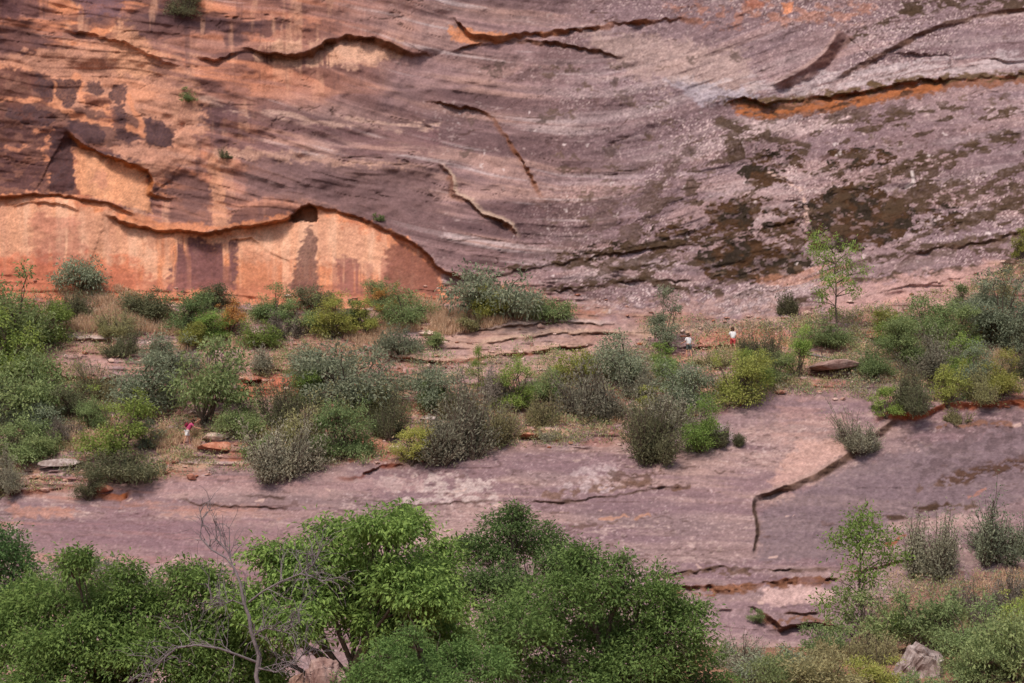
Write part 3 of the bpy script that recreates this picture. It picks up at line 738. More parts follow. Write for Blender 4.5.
# the stepped crack
lip([(748, 499), (757, 495), (776, 489), (790, 484), (815, 474), (838, 459), (856, 447), (880, 428), (905, 411)],
    0.4, 16, 0.8, 20, 6.5, 0.7, under=lin(104, 78, 58), crest=lin(158, 132, 124), whole=True)
lip([(756, 492), (753, 499), (752, 508), (755, 520), (756, 534), (753, 552), (752, 558)], 0.25, 10, 0.35, 14, 2.6, 0.7, flip=True, under=lin(104, 80, 62), whole=True)
lip([(866, 420), (880, 414), (893, 410), (920, 412), (945, 404), (970, 401), (1000, 400), (1060, 398)], 0.5, 8, 1.1, 14, 7, 1.2, under=lin(196, 106, 60), whole=True)
lip([(650, 574), (664, 573), (690, 570), (710, 566), (734, 566), (780, 570), (815, 568), (840, 566)], 0.2, 7, 0.3, 7, 3.0, 1.8, under=lin(104, 80, 66))
lip([(650, 586), (680, 585), (734, 585), (760, 582), (787, 579), (829, 577), (850, 574)], 0.4, 9, 0.5, 8, 6, 1.8, under=lin(140, 90, 62))
band([(664, 592), (700, 592), (740, 588)], 4, lin(190, 130, 96), 0.7, depth=0.1)
lip([(742, 604), (752, 606), (764, 612), (776, 619), (782, 626), (805, 622), (833, 625), (850, 630)], 0.45, 9, 0.6, 8, 6, 1.2, under=lin(116, 74, 50))
lip([(782, 612), (800, 612), (820, 612)], 0.2, 5, 0.2, 5, 2, 1.2, under=lin(130, 90, 70))
lip([(705, 612), (725, 608), (735, 609)], 0.1, 4, 0.2, 4, 2, 1.0)
band([(660, 591), (700, 591), (734, 590), (787, 584), (829, 580)], 5, lin(116, 80, 62), 0.9, depth=0.12)
band([(660, 578), (710, 570), (750, 572)], 4, lin(96, 74, 62), 0.8, depth=0.1)
band([(776, 624), (800, 618), (830, 622)], 4, lin(120, 84, 64), 0.8, depth=0.1)
band([(917, 509), (945, 506)], 5, lin(70, 52, 40), 0.95, depth=0.15)
band([(868, 522), (907, 517)], 5, lin(74, 57, 48), 0.95, depth=0.12)
band([(950, 508), (975, 506)], 4, lin(96, 76, 64), 0.9, depth=0.1)
band([(943, 484), (975, 472), (1020, 464), (1044, 460)], 9, lin(82, 60, 50), 0.95, depth=0.15)
band([(920, 488), (950, 484)], 4, lin(104, 82, 74), 0.8)
band([(968, 496), (986, 490)], 2.5, lin(164, 112, 92), 0.6)
band([(940, 428), (975, 422), (1010, 426)], 4, lin(124, 90, 76), 0.9, depth=0.1)
band([(885, 545), (905, 536)], 2.2, lin(140, 84, 60), 0.9, None)
lip([(840, 575), (880, 566), (920, 558)], 0.2, 5, 0.3, 6, 2, 1.6, under=lin(150, 100, 80))
lip([(0, 494), (20, 490), (45, 489), (72, 487)], 0.4, 7, 0.6, 8, 4, 1.2, under=lin(150, 84, 54))
lip([(84, 490), (100, 493), (120, 494), (132, 488)], 0.4, 7, 0.6, 8, 4, 1.2, under=lin(196, 112, 58))
for _ in range(130):                                       # small pits and chips on the slab
    cu = rs.uniform(20, 1020); cv = rs.uniform(np.interp(cu, UA, VS) + 10, 640)
    w_ = rs.uniform(1.5, 6)
    band([(cu - w_, cv + rs.uniform(-.6, .6)), (cu + w_, cv)], rs.uniform(1.0, 2.0), lin(104, 82, 80) if rs.random() < 0.65 else lin(196, 166, 156), 0.7)
# soil in the lower right corner
patch([(850, 640), (900, 590), (960, 576), (1060, 560), (1060, 720), (840, 720)], lin(140, 104, 88), 0.85, 6, 8)

# slight tonal grain of the stone
C *= 0.94 * (1 + 0.16 * (grain - 0.5) + (0.14 + 0.30 * sstep(380, 560, U)) * (speck - 0.5))[..., None]
DEPTH = D - DISP
DEPTH = np.where((V > 715), D, DEPTH)

rx, rz = ray(U, V)
PX, PY, PZ = rx * DEPTH, DEPTH, rz * DEPTH
idx = np.arange(nv * nu).reshape(nv, nu)
quads = np.stack([idx[1:, :-1], idx[1:, 1:], idx[:-1, 1:], idx[:-1, :-1]], -1)
mid_v = 0.5 * (V[1:, :-1] + V[:-1, 1:])
wq = wob[:-1, :-1]
region = np.where(mid_v < 0.5 * (VC[None, :-1] + VC[None, 1:]) + 24 * wq, 0, np.where(mid_v < 0.5 * (VS[None, :-1] + VS[None, 1:]) + 16 * wq, 1, 2))
allv = np.stack([PX, PY, PZ], -1).reshape(-1, 3)
allc = np.concatenate([np.clip(C, 0.01, 0.95).reshape(-1, 3), np.ones((nv * nu, 1))], 1)
rock_mat = rock_material('sandstone')
for r, nm in enumerate(('cliff', 'hillside', 'rock_slab')):
    q = quads[region == r]
    used, inv = np.unique(q, return_inverse=True)
    o = make_mesh(nm, allv[used], [inv.reshape(-1, 4)], rock_mat, attrs={'rock_colour': ('FLOAT_COLOR', allc[used])})
    tag(o, kind='structure')

def depth_at(u, v):
    i = int(np.clip(np.searchsorted(VA, v), 0, nv - 1)); j = int(np.clip(np.searchsorted(UA, u), 0, nu - 1))
    return float(DEPTH[i, j])
def at(u, v, y=None):
    """point on the rock (or at the distance y) seen at pixel (u, v)"""
    if y is None: y = depth_at(u, v)
    a, b = ray(u, v)
    return np.array([float(a) * y, y, float(b) * y])

# ---- valley floor
gx = axis(-1500, 1500, -70, 70, 1.2, 1.15); gy = axis(-1500, 124, -20, 121, 1.2, 1.15)
GX, GY = np.meshgrid(gx, gy)
def ground_z(x, y):
    base = -14.7 + 2.6 * sstep(0, 12, x + 0.0 * y)
    bank = np.interp(y, [-1500, 0, 66, 92, 93], [-1.8, -1.8, -9.2, -15.5, -30])
    z = np.maximum(base, bank)
    return z + 0.7 * (fbm(x / 9 + 50, y / 9 + 50, 201, 3) - 0.5)
GZ = ground_z(GX, GY)
gi = np.arange(GX.size).reshape(GX.shape)
gq = np.stack([gi[:-1, :-1], gi[:-1, 1:], gi[1:, 1:], gi[1:, :-1]], -1).reshape(-1, 4)
g = make_mesh('ground', np.stack([GX, GY, GZ], -1).reshape(-1, 3), [gq], plain_material('red_soil', lin(140, 104, 84), 0.95, 0.8, 0.3))
tag(g, kind='structure')

# ------------------------------------------------------------------ plants
M = {}
M['bark'] = plain_material('bark', lin(92, 80, 70), 0.9, 6)
M['dead_wood'] = plain_material('dead_wood', lin(122, 112, 114), 0.9, 6)
def lm(name, a, b, **k): M[name] = leaf_material(name, lin(*a), lin(*b), **k)
lm('mid_green', (78, 98, 62), (148, 162, 112))
lm('blue_green', (86, 98, 82), (150, 156, 130))
lm('bright_green', (82, 112, 56), (152, 168, 94))
lm('yellow_green', (112, 120, 62), (180, 180, 104))
lm('gold', (150, 112, 64), (206, 166, 104))
lm('sage', (98, 100, 84), (162, 158, 138))
lm('dark_olive', (68, 74, 56), (128, 128, 98))
lm('olive', (98, 100, 72), (164, 158, 116))
lm('grey_twig', (98, 92, 84), (150, 142, 130))
lm('tree_bright', (48, 78, 40), (152, 176, 98), transl=0.38, vary=0.05)
lm('tree_side', (42, 70, 38), (138, 160, 90), transl=0.38, vary=0.05)
lm('tree_mid', (44, 70, 38), (128, 152, 88), transl=0.38, vary=0.05)
lm('tree_deep', (42, 68, 40), (118, 142, 88), transl=0.38, vary=0.05)
lm('dry_grass', (160, 136, 112), (206, 184, 154), vary=0.02)

def crown_leaves(mb, lobes, n_clump, per, clump_r, leaf, rng, droop=0.35, shell=0.45, wl=0.45, flat=1.0):
    """lobes: (cx, cy, cz, rx, ry, rz). Clumps of leaves sit through the outer part of each lobe, leaving gaps between them"""
    lob = np.asarray(lobes, float)
    vol = (lob[:, 3] * lob[:, 4] * lob[:, 5]) ** 0.67
    pick = rng.choice(len(lob), n_clump, p=vol / vol.sum())
    d = unit(rng.normal(size=(n_clump, 3)))
    d[:, 2] = np.where(d[:, 2] < -0.35, -d[:, 2] * 0.6, d[:, 2])
    d = unit(d)
    r = rng.random(n_clump) ** shell * (0.85 + 0.3 * rng.random(n_clump))
    r = np.where(rng.random(n_clump) < 0.14, r * 1.0 + 0.35 * rng.random(n_clump), r)
    cc = lob[pick, :3] + d * lob[pick, 3:] * r[:, None]
    cs = clump_r * (0.6 + 0.8 * rng.random(n_clump))
    tone = rng.random(n_clump)
    k = rng.poisson(per, n_clump) + 2
    ci = np.repeat(np.arange(n_clump), k)
    n = len(ci)
    off = rng.normal(size=(n, 3)) * cs[ci][:, None] * np.array([1, 1, 0.7])
    c = cc[ci] + off
    ax = unit(unit(off) * 0.7 + d[ci] * 0.5 + np.array([0, 0, -droop]) + rng.normal(size=(n, 3)) * 0.45)
    nr = unit(np.array([0, 0, flat]) + 0.5 * d[ci] + rng.normal(size=(n, 3)) * 0.5)
    ln = leaf * (0.6 + 0.8 * rng.random(n))
    tint = np.clip(0.1 + 0.5 * tone[ci] + 0.42 * rng.random(n) ** 1.6, 0, 1)
    mb.leaves(c, ax, nr, ln, ln * wl, tint)
    return cc

def limb(mb, a, b, r0, r1, rng, sag=0.12, n=6, sides=6):
    a = np.asarray(a, float); b = np.asarray(b, float)
    t = np.linspace(0, 1, n)[:, None]
    L = np.linalg.norm(b - a)
    wv = rng.normal(size=(n, 3)) * L * sag * 0.35; wv[0] = 0; wv[-1] = 0
    p = a + (b - a) * t + wv
    p[:, 2] += L * sag * np.sin(np.pi * t[:, 0])
    mb.tube(p, r0 + (r1 - r0) * t[:, 0], sides)
    return p

def proto_leafy(seed, leaf, n_clump, per, lob_n=8, asp=1.0, open_=0.0, droop=0.3, wl=0.5):
    """a round leafy shrub in a unit box: returns crown and stem builders"""
    rng = np.random.default_rng(seed)
    lobes = []
    for k in range(lob_n):
        a = rng.uniform(0, 2 * np.pi); rr = 0.40 * math.sqrt(rng.random())
        side = 0.75 + 0.35 * math.sin(a + seed)
        z = rng.uniform(0.06 + 0.3 * open_, 0.88) * (1 - 0.6 * rr) * side
        s = rng.uniform(0.10, 0.22) * (1.0 - 0.3 * open_)
        lobes.append((rr * math.cos(a), rr * math.sin(a), z * asp, s * 1.15, s * 1.15, s * asp ** 0.7))
    cr = MB(); crown_leaves(cr, lobes, n_clump, per, 0.045, leaf, rng, droop, 0.4, wl)
    st = MB()
    for l in lobes:
        p = limb(st, (rng.normal() * 0.03, rng.normal() * 0.03, -0.06), l[:3], 0.014, 0.005, rng)
        for _ in range(3):
            e = np.array(l[:3]) + unit(rng.normal(size=3)) * np.array(l[3:]) * 0.9
            limb(st, p[3], e, 0.005, 0.002, rng, n=4, sides=4)
    for _ in range(5):                                     # a few bare shoots stand out of the crown
        a = rng.uniform(0, 2 * np.pi); q = np.array([0.34 * math.cos(a), 0.34 * math.sin(a), asp * rng.uniform(0.6, 0.88)])
        e = limb(st, q * 0.4, q, 0.007, 0.002, rng, n=5, sides=4)
        crown_leaves(cr, [(*(e[-1] * 0.97), 0.06, 0.06, 0.10)], 7, 6, 0.03, leaf, rng, 0.1, 0.6, wl)
    return cr, st

def proto_brush(seed, leaf, n_stem, per, spread=0.95, wl=0.3, asp=1.0):
    """a brushy shrub: many thin stems fan up from the base and carry small narrow leaves"""
    rng = np.random.default_rng(seed)
    cr, st = MB(), MB()
    cs, axs, nrs, tn = [], [], [], []
    bases = [(0.0, 0.0, 1.0, 0.40)]
    for q in range(4):
        a = rng.uniform(0, 2 * np.pi); R = rng.uniform(0.16, 0.34)
        bases.append((R * math.cos(a), R * math.sin(a), rng.uniform(0.45, 0.95), rng.uniform(0.22, 0.34)))
    nb = 24
    bun = []
    for q in range(nb):
        a = rng.uniform(0, 2 * np.pi); el = math.acos(rng.uniform(0.05, 1.0) ** 0.8) * spread
        bun.append((a, el, rng.uniform(0.6, 1.2), q % 5, rng.normal(size=2) * 0.12))
    for k in range(n_stem):
        a0, el0, R0, bi, lean = bun[k % nb]
        bx, by, bh, br = bases[bi]
        a = a0 + rng.normal() * 0.32 / (0.35 + math.sin(el0)); el = np.clip(el0 + rng.normal() * 0.22, 0, 1.52)
        R = R0 * rng.uniform(0.55, 1.1)
        tip = np.array([br * R * math.sin(el) * math.cos(a), br * R * math.sin(el) * math.sin(a), (0.06 + 0.94 * math.cos(el) ** 0.75) * R * 0.95 * bh])
        tip[2] *= asp * rng.uniform(0.8, 1.15); tip[:2] += lean * tip[2] + np.array([bx, by])
        base = np.array([bx + 0.04 * math.cos(a0), by + 0.04 * math.sin(a0), -0.05])
        p = limb(st, base, tip, 0.006, 0.0022, rng, 0.07, 5, 3)
        t = 0.15 + 0.88 * rng.random(per) ** 0.8
        q = base + (tip - base) * t[:, None] + rng.normal(size=(per, 3)) * 0.035
        dirn = unit(tip - base)
        cs.append(q); axs.append(unit(dirn * 0.8 + rng.normal(size=(per, 3)) * 0.6)); nrs.append(unit(rng.normal(size=(per, 3)) + np.array([0, 0, 0.6])))
        tn.append(np.clip(0.15 + 0.5 * ((k % nb) * 0.618 % 1.0) + 0.35 * rng.random(per), 0, 1))
    c = np.concatenate(cs); n = len(c)
    ln = leaf * (0.6 + 0.8 * rng.random(n))
    cr.leaves(c, np.concatenate(axs), np.concatenate(nrs), ln, ln * wl, np.concatenate(tn))
    return cr, st

def proto_sapling(seed, leaf, n_clump, per, lob_n=9, vase=False):
    """a slender young tree: one stem, short side limbs, loose crown"""
    rng = np.random.default_rng(seed)
    st, cr = MB(), MB()
    lobes = []
    trunk = limb(st, (0, 0, -0.05), (rng.normal() * 0.04, rng.normal() * 0.04, 0.92), 0.016, 0.004, rng, 0.03, 10, 6)
    for k in range(lob_n):
        t = 0.25 + 0.72 * (k + rng.random()) / lob_n; i = min(9, int(t * 9))
        a = rng.uniform(0, 2 * np.pi); R = rng.uniform(0.12, 0.46) * (0.35 + 0.8 * t) if vase else rng.uniform(0.08, 0.40) * (1.25 - 0.8 * t)
        if vase and t < 0.5 and k % 2: continue
        c = trunk[i] + np.array([R * math.cos(a), R * math.sin(a), rng.uniform(0.02, 0.12)])
        q = rng.uniform(0.06, 0.11)
        lobes.append((*c, q * 1.2, q * 1.2, q))
        limb(st, trunk[i], c, 0.006, 0.002, rng, 0.05, 5, 4)
    lobes.append((*trunk[-1], 0.06, 0.06, 0.07))
    crown_leaves(cr, lobes, n_clump, per, 0.035, leaf, rng, 0.25, 0.6, 0.5)
    return cr, st

PROTO = {}
def proto(kind, size, seed, mat, asp):
    asp = min((0.3, 0.5, 0.75, 1.0, 1.4), key=lambda x: abs(x - asp)) if kind != 'sapling' else 1.0
    key = (kind, size, seed, mat, asp)
    if key not in PROTO:
        s = 1000 + seed * 37 + len(kind) + int(asp * 10)
        big = size == 'big'
        f = min(1.3, 0.45 + 0.6 * asp)
        if kind == 'leafy':
            cr, st = proto_leafy(s, 0.036, int(560 * f), 10, 20, asp) if big else proto_leafy(s, 0.058, int(230 * f), 9, 13, asp)
        elif kind == 'open':
            cr, st = proto_leafy(s, 0.042, int(270 * f), 9, 12, asp, open_=0.7)
        elif kind == 'brush':
            cr, st = proto_brush(s, 0.034, 290, int(32 * f), 1.05, 0.4, asp) if big else proto_brush(s, 0.055, 140, int(22 * f), 1.05, 0.4, asp)
        elif kind == 'sapling':
            cr, st = proto_sapling(s, 0.028, 300, 8, 22, seed == 2)
        PROTO[key] = (cr.build('foliage', M[mat], link=False), st.build('stem', M['bark'], smooth=True, link=False), asp)
    return PROTO[key]

def plant(name, label, cat, u, vb, w, h, kind, mat, seed, group, y=None, rot=None):
    """a plant with its foot on the ground seen at (u, vb), w by h pixels in size"""
    p = at(u, vb, y)
    s = p[1] / F
    r = empty(name, p)
    rr = random.Random(int(u * 13 + vb * 7))
    r.rotation_euler = (0, 0, rr.uniform(0, 6.28))
    W_, H_ = w * s * 1.09, h * s * 1.10
    tag(r, label, cat, group)
    a, b, asp = proto(kind, 'big' if w >= 36 else 'small', seed, mat, H_ / W_)
    if kind == 'brush': W_, H_ = W_ * 1.16, H_ * 1.16
    r.scale = (W_, W_ * rr.uniform(0.85, 1.0), H_ / asp)
    for src in (a, b):
        c = src.copy(); COL.objects.link(c); c.parent = r
    return r

BENCH = 'shrubs on the rocky bench below the cliff'
LOW = 'shrubs at the foot of the slab'
# name, label, u, base v, width, height, build, leaf colour, variant
PLANTS = [
 ('leafy_shrub', 'tall leafy green shrub at the far end of the bench beneath the salmon wall', 14, 350, 100, 80, 'leafy', 'mid_green', 1),
 ('leafy_shrub', 'fresh bright green shrub in front of the tall leafy one by the dry grass', 42, 342, 56, 42, 'leafy', 'bright_green', 2),
 ('leafy_shrub', 'dark wide shrub standing alone right against the salmon wall', 84, 288, 64, 24, 'leafy', 'blue_green', 3),
 ('brushy_shrub', 'drab olive shrub just below the dark wide shrub at the salmon wall', 72, 317, 40, 30, 'brush', 'dark_olive', 1),
 ('leafy_shrub', 'bright green shrub crown cut by the frame, beside the flat grey ledge', 4, 384, 84, 74, 'leafy', 'bright_green', 4),
 ('leafy_shrub', 'shadowy green shrub under the bright crown cut by the frame', 24, 414, 96, 58, 'leafy', 'mid_green', 5),
 ('brushy_shrub', 'round dark olive shrub alone on the pale gravel above the red ledge', 126, 355, 38, 26, 'brush', 'dark_olive', 2),
 ('leafy_shrub', 'dark green shrub bordering the upper edge of the dry grass', 148, 318, 54, 27, 'leafy', 'dark_olive', 6),
 ('leafy_shrub', 'broad dark green shrub between the dry grass and the orange shrub', 186, 330, 60, 38, 'leafy', 'mid_green', 7),
 ('leafy_shrub', 'small yellow-green shrub at the foot of the broad dark one above the big tree', 190, 346, 36, 24, 'leafy', 'yellow_green', 1),
 ('leafy_shrub', 'low dark shrub at the wall foot behind the orange shrub', 216, 306, 44, 20, 'leafy', 'dark_olive', 2),
 ('leafy_shrub', 'orange-leaved shrub with bare grey stems', 230, 336, 38, 36, 'open', 'gold', 3),
 ('leafy_shrub', 'low vivid green shrub beside the orange-leaved shrub', 256, 347, 46, 27, 'leafy', 'bright_green', 3),
 ('leafy_shrub', 'upright green shrub at the wall below the pyramid-shaped dark stain', 274, 322, 40, 38, 'leafy', 'mid_green', 4),
 ('leafy_shrub', 'loose green shrub with bare stems next to the yellowish pair', 302, 334, 40, 40, 'open', 'mid_green', 5),
 ('leafy_shrub', 'yellow-green shrub, larger of the yellowish pair at the wall', 332, 338, 46, 40, 'leafy', 'yellow_green', 2),
 ('leafy_shrub', 'golden shrub, smaller of the yellowish pair at the wall', 366, 334, 34, 38, 'open', 'yellow_green', 4),
 ('leafy_shrub', 'green shrub at the corner where the arch meets the ground', 408, 328, 52, 40, 'leafy', 'mid_green', 6),
 ('leafy_shrub', 'rust tinted thin shrub beside the green one at the arch corner', 386, 318, 30, 34, 'open', 'gold', 5),
 ('leafy_shrub', 'largest dark blue-green mound at the cliff foot, above pale grass', 492, 312, 106, 36, 'leafy', 'blue_green', 4),
 ('leafy_shrub', 'yellowish shrub growing in front of the largest blue-green mound', 490, 318, 42, 32, 'leafy', 'yellow_green', 3),
 ('leafy_shrub', 'flat green shrub trailing off the end of the blue-green mound', 552, 320, 50, 18, 'leafy', 'mid_green', 8),
 ('leafy_shrub', 'low grey-green shrub on the gravel above the orange undercut', 402, 353, 56, 22, 'leafy', 'blue_green', 5),
 ('leafy_shrub', 'small dull shrub touching the low grey-green one by a white rock', 434, 346, 26, 14, 'leafy', 'mid_green', 1),
 ('bench_tree', 'big airy mid-green tree above the person with the pink pack', 208, 424, 100, 84, 'open', 'mid_green', 9),
 ('brushy_shrub', 'large blue-grey shrub behind the yellow-green sapling', 140, 412, 80, 58, 'leafy', 'blue_green', 6),
 ('sapling_tree', 'yellow-green sapling with forked bare stems at the slab edge', 116, 466, 70, 84, 'open', 'bright_green', 6),
 ('leafy_shrub', 'dark green shrub below the red ledge near the yellow-green sapling', 72, 420, 46, 36, 'leafy', 'dark_olive', 3),
 ('leafy_shrub', 'green shrub spilling over a grey rock at the edge of the frame', 22, 462, 66, 46, 'leafy', 'mid_green', 10),
 ('leafy_shrub', 'shaded blue-green shrub at the edge of the frame above the spilling one', 6, 430, 44, 44, 'leafy', 'blue_green', 7),
 ('leafy_shrub', 'low green mat with a dark foot beside the grey stony gap', 42, 456, 52, 22, 'leafy', 'mid_green', 11),
 ('brushy_shrub', 'thin dry shrub in the grey stony gap', 66, 442, 36, 26, 'brush', 'grey_twig', 3),
 ('leafy_shrub', 'dark flat shrub sprawling over the slab under the sapling', 126, 478, 84, 22, 'leafy', 'dark_olive', 4),
 ('leafy_shrub', 'dark shrub hanging over the orange broken lip', 88, 500, 36, 32, 'leafy', 'dark_olive', 5),
 ('brushy_shrub', 'grey-green shrub at the frame edge over the slab lip', 8, 490, 44, 34, 'brush', 'sage', 4),
 ('leafy_shrub', 'pale green shrub tucked against the sapling stem', 146, 448, 32, 30, 'leafy', 'blue_green', 8),
 ('leafy_shrub', 'green shrub overhanging the pale stones beside the pink pack person', 242, 440, 50, 48, 'leafy', 'mid_green', 12),
 ('brushy_shrub', 'dark bluish shrub between the big airy tree and the wide blue-green one', 272, 424, 60, 42, 'brush', 'dark_olive', 5),
 ('leafy_shrub', 'widest blue-green shrub in the middle of the bench', 346, 404, 112, 56, 'leafy', 'blue_green', 9),
 ('leafy_shrub', 'bright yellow-green shrub at the end of the red ledges', 306, 404, 42, 32, 'leafy', 'bright_green', 7),
 ('brushy_shrub', 'pale brushy shrub leaning over the end of the long dark slab line', 284, 476, 78, 64, 'brush', 'sage', 6),
 ('brushy_shrub', 'olive-grey brush behind the pale one that leans over the slab', 304, 444, 64, 46, 'brush', 'olive', 7),
 ('leafy_shrub', 'light green shrub in a fan at the slab edge next to red soil', 346, 456, 68, 54, 'leafy', 'mid_green', 2),
 ('brushy_shrub', 'round dark brown-green shrub beside the fan of light green', 390, 436, 46, 46, 'brush', 'dark_olive', 8),
 ('leafy_shrub', 'blue-green shrub above the large grey one, below the orange undercut', 438, 410, 60, 46, 'leafy', 'blue_green', 10),
 ('leafy_shrub', 'small emerald shrub in the shade of the blue-green one', 436, 408, 36, 26, 'leafy', 'bright_green', 8),
 ('brushy_shrub', 'largest grey-olive brush at the slab edge, with exposed pale stems', 470, 460, 92, 66, 'brush', 'sage', 9),
 ('leafy_shrub', 'yellow-green shrub by a fallen stone at the foot of the largest grey brush', 412, 464, 40, 38, 'leafy', 'yellow_green', 5),
 ('sapling_tree', 'narrow bright green sapling under the orange undercut', 478, 398, 30, 48, 'sapling', 'bright_green', 1),
 ('sapling_tree', 'bright green bushy sapling topped by a small pink stone', 516, 408, 42, 50, 'leafy', 'bright_green', 9),
 ('brushy_shrub', 'grey twiggy shrub between the two bright green saplings', 498, 406, 44, 42, 'brush', 'grey_twig', 10),
 ('brushy_shrub', 'dull olive shrub right behind the shoulder of the largest grey brush', 506, 440, 52, 32, 'brush', 'olive', 11),
 ('brushy_shrub', 'broad grey-green mound above the bare slab', 582, 418, 88, 48, 'brush', 'sage', 12),
 ('brushy_shrub', 'paler brush at the lower end of the broad grey-green mound', 606, 418, 48, 30, 'brush', 'sage', 1),
 ('brushy_shrub', 'soft green brush on the uphill side of the flat red stone', 544, 426, 46, 28, 'brush', 'olive', 2),
 ('leafy_shrub', 'yellowish shrub around a bare pole-like stem', 578, 386, 48, 40, 'open', 'yellow_green', 6),
 ('brushy_shrub', 'hazy grey shrub below the upright dark conifer', 626, 384, 72, 50, 'leafy', 'blue_green', 11),
 ('leafy_shrub', 'small grey-green tuft alone on the slab beside the red stone', 547, 440, 22, 10, 'brush', 'sage', 3),
 ('conifer_shrub', 'upright dark grey-green conifer near the hiker in white', 666, 354, 42, 64, 'open', 'blue_green', 7),
 ('leafy_shrub', 'vivid green sprig at the foot of the dark conifer', 664, 378, 28, 38, 'leafy', 'bright_green', 10),
 ('leafy_shrub', 'dense blue-green shrub under the two hikers', 688, 410, 66, 46, 'leafy', 'blue_green', 12),
 ('leafy_shrub', 'yellow-green shrub with gold tips above the corner of the bare slab', 738, 404, 64, 52, 'leafy', 'yellow_green', 7),
 ('leafy_shrub', 'sparse green shrub reaching from the gold-tipped one to the slab', 752, 392, 40, 42, 'open', 'bright_green', 11),
 ('brushy_shrub', 'big drab shrub on the slab below the dense blue-green one', 652, 458, 74, 62, 'brush', 'dark_olive', 13),
 ('leafy_shrub', 'apple-green shrub climbing the end of the big drab shrub', 700, 452, 48, 52, 'leafy', 'bright_green', 12),
 ('brushy_shrub', 'flat dark tuft on the slab touching the apple-green shrub', 722, 444, 38, 20, 'brush', 'dark_olive', 14),
 ('brushy_shrub', 'darkest round shrub directly beside the hiker in red shorts', 760, 366, 42, 40, 'brush', 'dark_olive', 15),
 ('leafy_shrub', 'slim green shrub standing before the red rock slab', 798, 376, 34, 52, 'open', 'bright_green', 13),
 ('sapling_tree', 'tallest thin sapling, lime green against the lichen wall', 836, 338, 72, 96, 'sapling', 'bright_green', 2),
 ('leafy_shrub', 'green shrub round the foot of the tallest lime sapling', 826, 346, 54, 26, 'leafy', 'mid_green', 3),
 ('brushy_shrub', 'small dark brush alone on the rock under the brown lichen', 787, 314, 26, 27, 'brush', 'dark_olive', 16),
 ('brushy_shrub', 'grey shrub at the top of the diagonal crack', 854, 450, 48, 36, 'brush', 'sage', 17),
 ('leafy_shrub', 'small fresh green shrub on the lip where the crack meets the orange undercut', 886, 416, 28, 28, 'leafy', 'bright_green', 14),
 ('leafy_shrub', 'light green shrub with a bleached dead branch at its foot', 874, 378, 44, 40, 'leafy', 'mid_green', 4),
 ('leafy_shrub', 'green shrub beyond the bleached branch, above the smooth slab', 908, 368, 56, 52, 'leafy', 'mid_green', 5),
 ('brushy_shrub', 'pale grey brush above the orange undercut', 924, 378, 64, 40, 'brush', 'sage', 18),
 ('leafy_shrub', 'tall thin-stemmed green shrub behind the pale grey brush', 962, 352, 44, 58, 'open', 'mid_green', 6),
 ('leafy_shrub', 'biggest blue-grey shrub on the far slope', 1000, 342, 76, 74, 'leafy', 'blue_green', 1),
 ('leafy_shrub', 'orange-tan shrub at the foot of the biggest blue-grey one', 998, 340, 34, 32, 'open', 'gold', 6),
 ('brushy_shrub', 'dusky brush hugging the orange undercut near the fresh green shrub', 918, 412, 48, 40, 'brush', 'dark_olive', 19),
 ('leafy_shrub', 'yellow-green shrub with trailing stems over the orange undercut', 948, 406, 44, 46, 'open', 'yellow_green', 8),
 ('leafy_shrub', 'lemon-green shrub with pale roots dangling over the undercut', 1000, 396, 44, 46, 'leafy', 'yellow_green', 9),
 ('brushy_shrub', 'grey-green brush between the two yellowish shrubs of the undercut', 974, 388, 46, 42, 'leafy', 'blue_green', 2),
 ('leafy_shrub', 'dark green shrub cut by the frame beside the lemon-green one', 1024, 380, 38, 46, 'leafy', 'dark_olive', 6),
 ('leafy_shrub', 'bright shrub low in front of the biggest blue-grey one', 962, 372, 46, 38, 'leafy', 'bright_green', 15),
 ('brushy_shrub', 'low olive tuft lying on the slab below the orange undercut', 964, 424, 32, 15, 'brush', 'olive', 20),
 ('leafy_shrub', 'lime sprig cut by the frame high on the pale rock', 1022, 258, 24, 32, 'leafy', 'yellow_green', 10),
 ('brushy_shrub', 'spiky pale green plant on the skyline of the far slope', 1004, 302, 24, 26, 'brush', 'olive', 21),
 ('leafy_shrub', 'dark juniper-like shrub on the brink at the very top of the wall', 182, 16, 38, 28, 'leafy', 'dark_olive', 7),
 ('leafy_shrub', 'tiny green plant in a crevice high on the wall', 189, 101, 18, 13, 'leafy', 'mid_green', 7),
 ('brushy_shrub', 'tiny dry tuft in the crevice above the tall pale streak', 224, 158, 14, 9, 'brush', 'dark_olive', 22),
 ('leafy_shrub', 'small green plant hanging on the rim of the arch', 378, 221, 12, 7, 'leafy', 'mid_green', 8),
 ('leafy_shrub', 'yellowish small shrub on the pale rock beneath the far slope shrubs', 886, 330, 28, 24, 'open', 'yellow_green', 11),
 ('leafy_shrub', 'small dark conifer-like sprig at the end of the pale rock', 958, 312, 22, 26, 'leafy', 'mid_green', 9),
 ('leafy_shrub', 'grassy green clump beside the yellow shrub with the bare pole', 556, 398, 44, 28, 'brush', 'olive', 23),
 ('brushy_shrub', 'thin green brush on the soil beneath the pair of hikers', 712, 366, 34, 16, 'brush', 'olive', 24),
 ('leafy_shrub', 'small lime shrub by the foot of the broad grey-green mound', 648, 410, 24, 22, 'leafy', 'yellow_green', 12),
 ('brushy_shrub', 'feathery olive shrub between the dry grass and the flat grey ledge', 112, 334, 40, 22, 'brush', 'olive', 1),
 ('leafy_shrub', 'pale green shrub leaning out of the dark broad one above the big airy tree', 212, 338, 38, 26, 'leafy', 'bright_green', 2),
 ('brushy_shrub', 'grey stems of a half dead shrub beside the vivid low green one', 284, 338, 30, 30, 'brush', 'grey_twig', 3),
